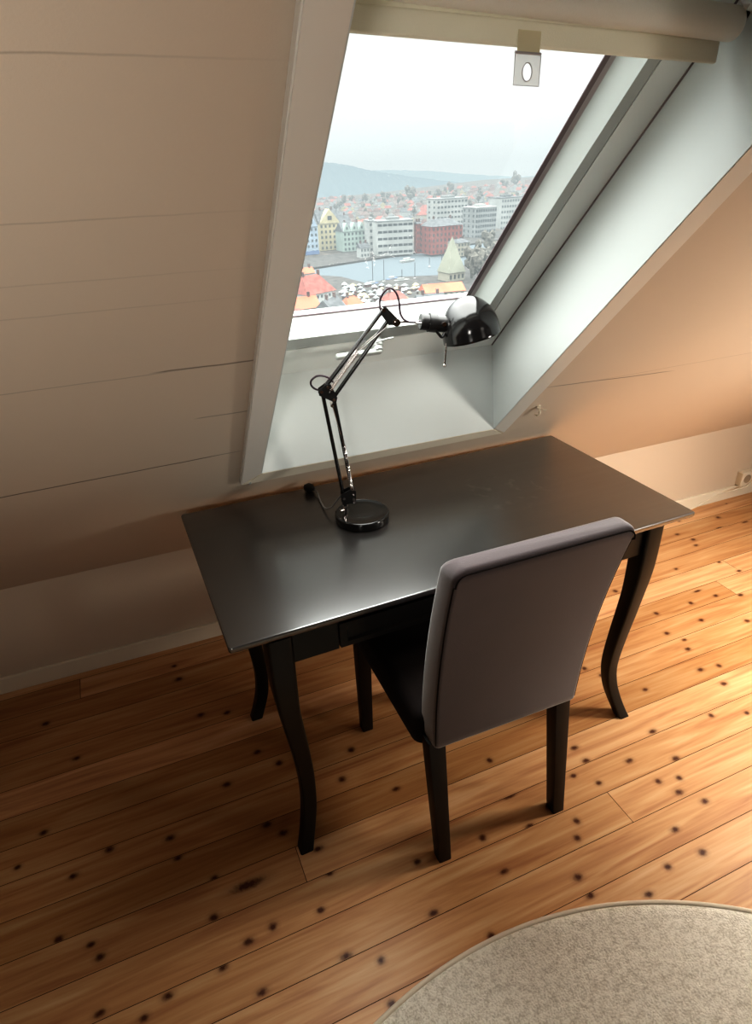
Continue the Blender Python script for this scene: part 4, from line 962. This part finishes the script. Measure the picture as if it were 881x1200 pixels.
for px, py, Y, s_, n_ in ((479, 229, 1250, 2.4, 5), (520, 232, 1300, 2.0, 3), (470, 231, 1300, 1.8, 4), (533, 228, 1300, 1.7, 3), (596, 217, 1350, 2.6, 9), (430, 236, 1250, 1.4, 5), (400, 238, 1200, 1.4, 4), (555, 226, 1300, 1.6, 4)):
    for _ in range(n_):
        p = atY(px+rc_.uniform(-9, 9), py, Y+rc_.uniform(-40, 40)); z = thz(p.x, p.y); tree(p.x, p.y, z, s_*rc_.uniform(.7, 1.0), 'bare brown tree standing on the misty skyline', 'skyline trees')
for _ in range(190):
    Y = rc_.uniform(770, 1350); x = Y*rc_.uniform(.22, .85); tree(x, Y, thz(x, Y), rc_.uniform(.7, 1.3), 'small dark tree between the hillside houses', 'hillside trees')
for px, py in ((556, 318), (562, 308), (568, 322), (552, 326), (572, 300), (560, 330), (578, 310), (550, 306)):
    p = gnd(px, py, -78.8); tree(p.x, p.y, -78.8, 1.5, 'dark bare tree at the head of the harbour', 'harbour head trees')

# boats and masts
def boat(px, py, ln, mh, lab, hull=c_white, ang=.5, cab=True):
    p = gnd(px, py, SEA); o = empty('sailing_boat' if mh else 'motor_boat', W_(*p), ang); tag(o, lab, 'boat'); k = KS; l = ln*k
    bm = B(); w = l*.16; prof = [(-.5, .75), (-.3, 1), (0, 1), (.25, .8), (.4, .45), (.5, .03)]
    a = [bm.verts.new((t*l, w*f*.7, 0)) for t, f in prof] + [bm.verts.new((t*l, -w*f*.7, 0)) for t, f in prof[::-1]]
    b = [bm.verts.new((t*l*1.04, w*f, l*.11)) for t, f in prof] + [bm.verts.new((t*l*1.04, -w*f, l*.11)) for t, f in prof[::-1]]
    bm.faces.new(a[::-1]); bm.faces.new(b); n_ = len(a); [bm.faces.new((a[i], a[(i+1) % n_], b[(i+1) % n_], b[i])) for i in range(n_)]; link('hull', bm, hull, o)
    if cab: bm = B(); box(bm, (-l*.3, -w*.55, l*.11), (l*.12, w*.55, l*.22)); link('cabin', bm, c_white, o)
    if mh: bm = B(); tube(bm, [(0, 0, l*.1), (0, 0, mh*k)], .10, 6); tube(bm, [(0, 0, l*.3), (-l*.42, 0, l*.3)], .07, 6); link('mast', bm, c_mast, o)
boat(437, 334, 12, 26, 'sailing boat with the tallest dark mast, moored left of the lamp joint', c_dkblue, .3)
boat(450, 332, 9, 17, 'sailing boat with a dark hull moored right of the tallest mast', c_mast, .6)
boat(517, 327, 8, 18, 'sailing boat with a thin dark mast beside the orange roof', c_white, .2)
boat(486, 328, 8, 13, 'small white sailing boat moored off the quay in the middle', c_white, .9)
boat(503, 313, 6, 8, 'tiny white sailing boat out on the water', c_white, 1.1)
boat(478, 307, 17, 0, 'white motor launch lying alongside the white quayside block', c_white, .3)
boat(460, 328, 12, 0, 'blue-hulled motor boat moored at the near quay', c_dkblue, .4)
boat(471, 330, 13, 9, 'white fishing boat with a short mast at the near quay', c_white, .1)
# market stalls crowding the near quay
SM = {}
for nm, m_ in (('white', c_white), ('blue', c_blue), ('ochre', c_yel), ('grey', c_gwall)):
    SM[nm] = house_mesh(5, 4, 2, 1.8, 'pyramid', c_brown, m_)
p = gnd(522, 348, -78.8); OCC.extend([(p.x+q, p.y+6, 10) for q in (-11, 0, 11)])
for px, py, q in ((418, 366, 9), (468, 362, 10), (398, 372, 11), (508, 366, 12), (378, 359, 15)):
    p = gnd(px, py, -78.8); OCC.append((p.x, p.y+5, q))
for _ in range(420):
    px, py = rc_.uniform(402, 514), rc_.uniform(336, 362)
    p = gnd(px, py, -78.8)
    if not free(p.x, p.y, 2.7): continue
    nm = rc_.choice(['white', 'white', 'blue', 'ochre', 'grey', 'grey']); p = gnd(px, py, -78.8)
    o = bpy.data.objects.new('market_stall', SM[nm]); C.objects.link(o); s_ = rc_.uniform(.5, .85); o.scale = (s_*rc_.uniform(.8, 1.3), s_, s_*1.3); o.location = W_(p.x, p.y, -78.8); o.rotation_euler = (0, 0, rc_.uniform(0, 1.5))
    tag(o, 'tiny %s-roofed market stall crowding the near quay' % nm, 'stall', '%s-roofed market stalls on the near quay' % nm)
# low houses lining the near streets left and right, partly behind the window frame
for i, (px, py) in enumerate(((330, 345), (310, 360), (550, 362), (566, 350), (580, 340), (596, 330), (340, 380), (440, 384), (490, 384), (545, 384))):
    kd = rc_.choice([0, 1, 4]); wn, mw, rn, mr = KINDS[kd]; key = (kd, 'gable')
    if key not in SHAPES: SHAPES[key] = house_mesh(13, 10, 8.5, 5.5, 'gable', mw, mr)
    p = gnd(px, py, -78.8); o = bpy.data.objects.new('house', SHAPES[key]); C.objects.link(o); o.location = W_(p.x, p.y, -78.8); o.rotation_euler = (0, 0, rc_.uniform(0, 1.2)); o.scale = (.9, .8, .6)
    tag(o, 'low %s house with a %s roof on the near shore of the harbour' % (wn, rn), 'house', 'low near-shore %s houses with %s roofs' % (wn, rn))


# ------------------------------------------------------------------ light
w = bpy.data.worlds.new('overcast'); sc.world = w; w.use_nodes = True
n = w.node_tree; bg = n.nodes['Background']
tc = N(n, 'ShaderNodeTexCoord'); sx = N(n, 'ShaderNodeSeparateXYZ'); n.links.new(tc.outputs['Generated'], sx.inputs[0])
cr = N(n, 'ShaderNodeValToRGB'); e = cr.color_ramp.elements
e[0].position = .0; e[0].color = (.76, .81, .82, 1); e[1].position = 1; e[1].color = (1, .985, .95, 1)
for p_, c_ in ((.03, (.83, .875, .88)), (.06, (.90, .93, .925)), (.10, (.92, .95, .94)), (.19, (.94, .965, .955))):
    q = e.new(p_); q.color = c_+(1,)
n.links.new(sx.outputs['Z'], cr.inputs['Fac']); n.links.new(cr.outputs['Color'], bg.inputs['Color'])
# overcast sky: far brighter overhead than at the horizon
mr = N(n, 'ShaderNodeMapRange'); mr.inputs['From Min'].default_value = .20; mr.inputs['From Max'].default_value = .75; mr.inputs['To Min'].default_value = 1.02; mr.inputs['To Max'].default_value = 12.0
n.links.new(sx.outputs['Z'], mr.inputs['Value']); n.links.new(mr.outputs[0], bg.inputs['Strength'])

def area(name, loc, target, sx_, sy_, power, col, portal=False, spread=None):
    l = bpy.data.lights.new(name, 'AREA'); l.shape = 'RECTANGLE'; l.size = sx_; l.size_y = sy_; l.energy = power; l.color = col
    o = bpy.data.objects.new(name, l); C.objects.link(o); o.location = loc
    o.rotation_euler = (Vector(target)-Vector(loc)).to_track_quat('-Z', 'Y').to_euler()
    if portal: l.cycles.is_portal = True
    if spread: l.spread = spread
    return o
XC_ = (XF+XR)/2; cw = S(XC_, (SB+ST)/2, -.27); area('window_portal', cw, S(XC_, (SB+ST)/2, 1), .62, .86, 1, (1, 1, 1), portal=True)
area('side_light', (2.75, .78, 1.66), (2.0, .95, 0), .4, .3, 20, (1, .92, .82), spread=math.radians(90))
area('rear_fill_light', (1.9, -1.9, 2.1), (1.5, .7, .1), .8, .9, 1.3, (1, .93, .84), spread=math.radians(70))  # added fill from behind the camera, not an actual window
area('left_wall_fill', (-.7, -.8, 1.55), (-.5, 1.0, 1.78), .4, .4, 5.2, (1, .96, .90), spread=math.radians(84))  # added fill to lift the left slope, stands for no real lamp
area('right_wall_fill', (2.7, -.5, 1.2), (2.1, 1.4, 1.1), .4, .4, 12.5, (1, .95, .86), spread=math.radians(95))  # added fill to brighten the right slope, stands for no real lamp

# ------------------------------------------------------------------ camera
cd = bpy.data.cameras.new('camera'); cam = bpy.data.objects.new('camera', cd); C.objects.link(cam); sc.camera = cam
cd.sensor_fit = 'VERTICAL'; cd.sensor_height = 24; cd.lens = FPX*24/1200; cd.clip_end = 9000; cd.clip_start = .02
cam.matrix_world = Matrix.Translation(CAM) @ Matrix((RI, UP, -FW)).transposed().to_4x4()
sc.view_settings.view_transform = 'Standard'; sc.view_settings.look = 'High Contrast'; sc.view_settings.exposure = -.25; sc.view_settings.gamma = 1
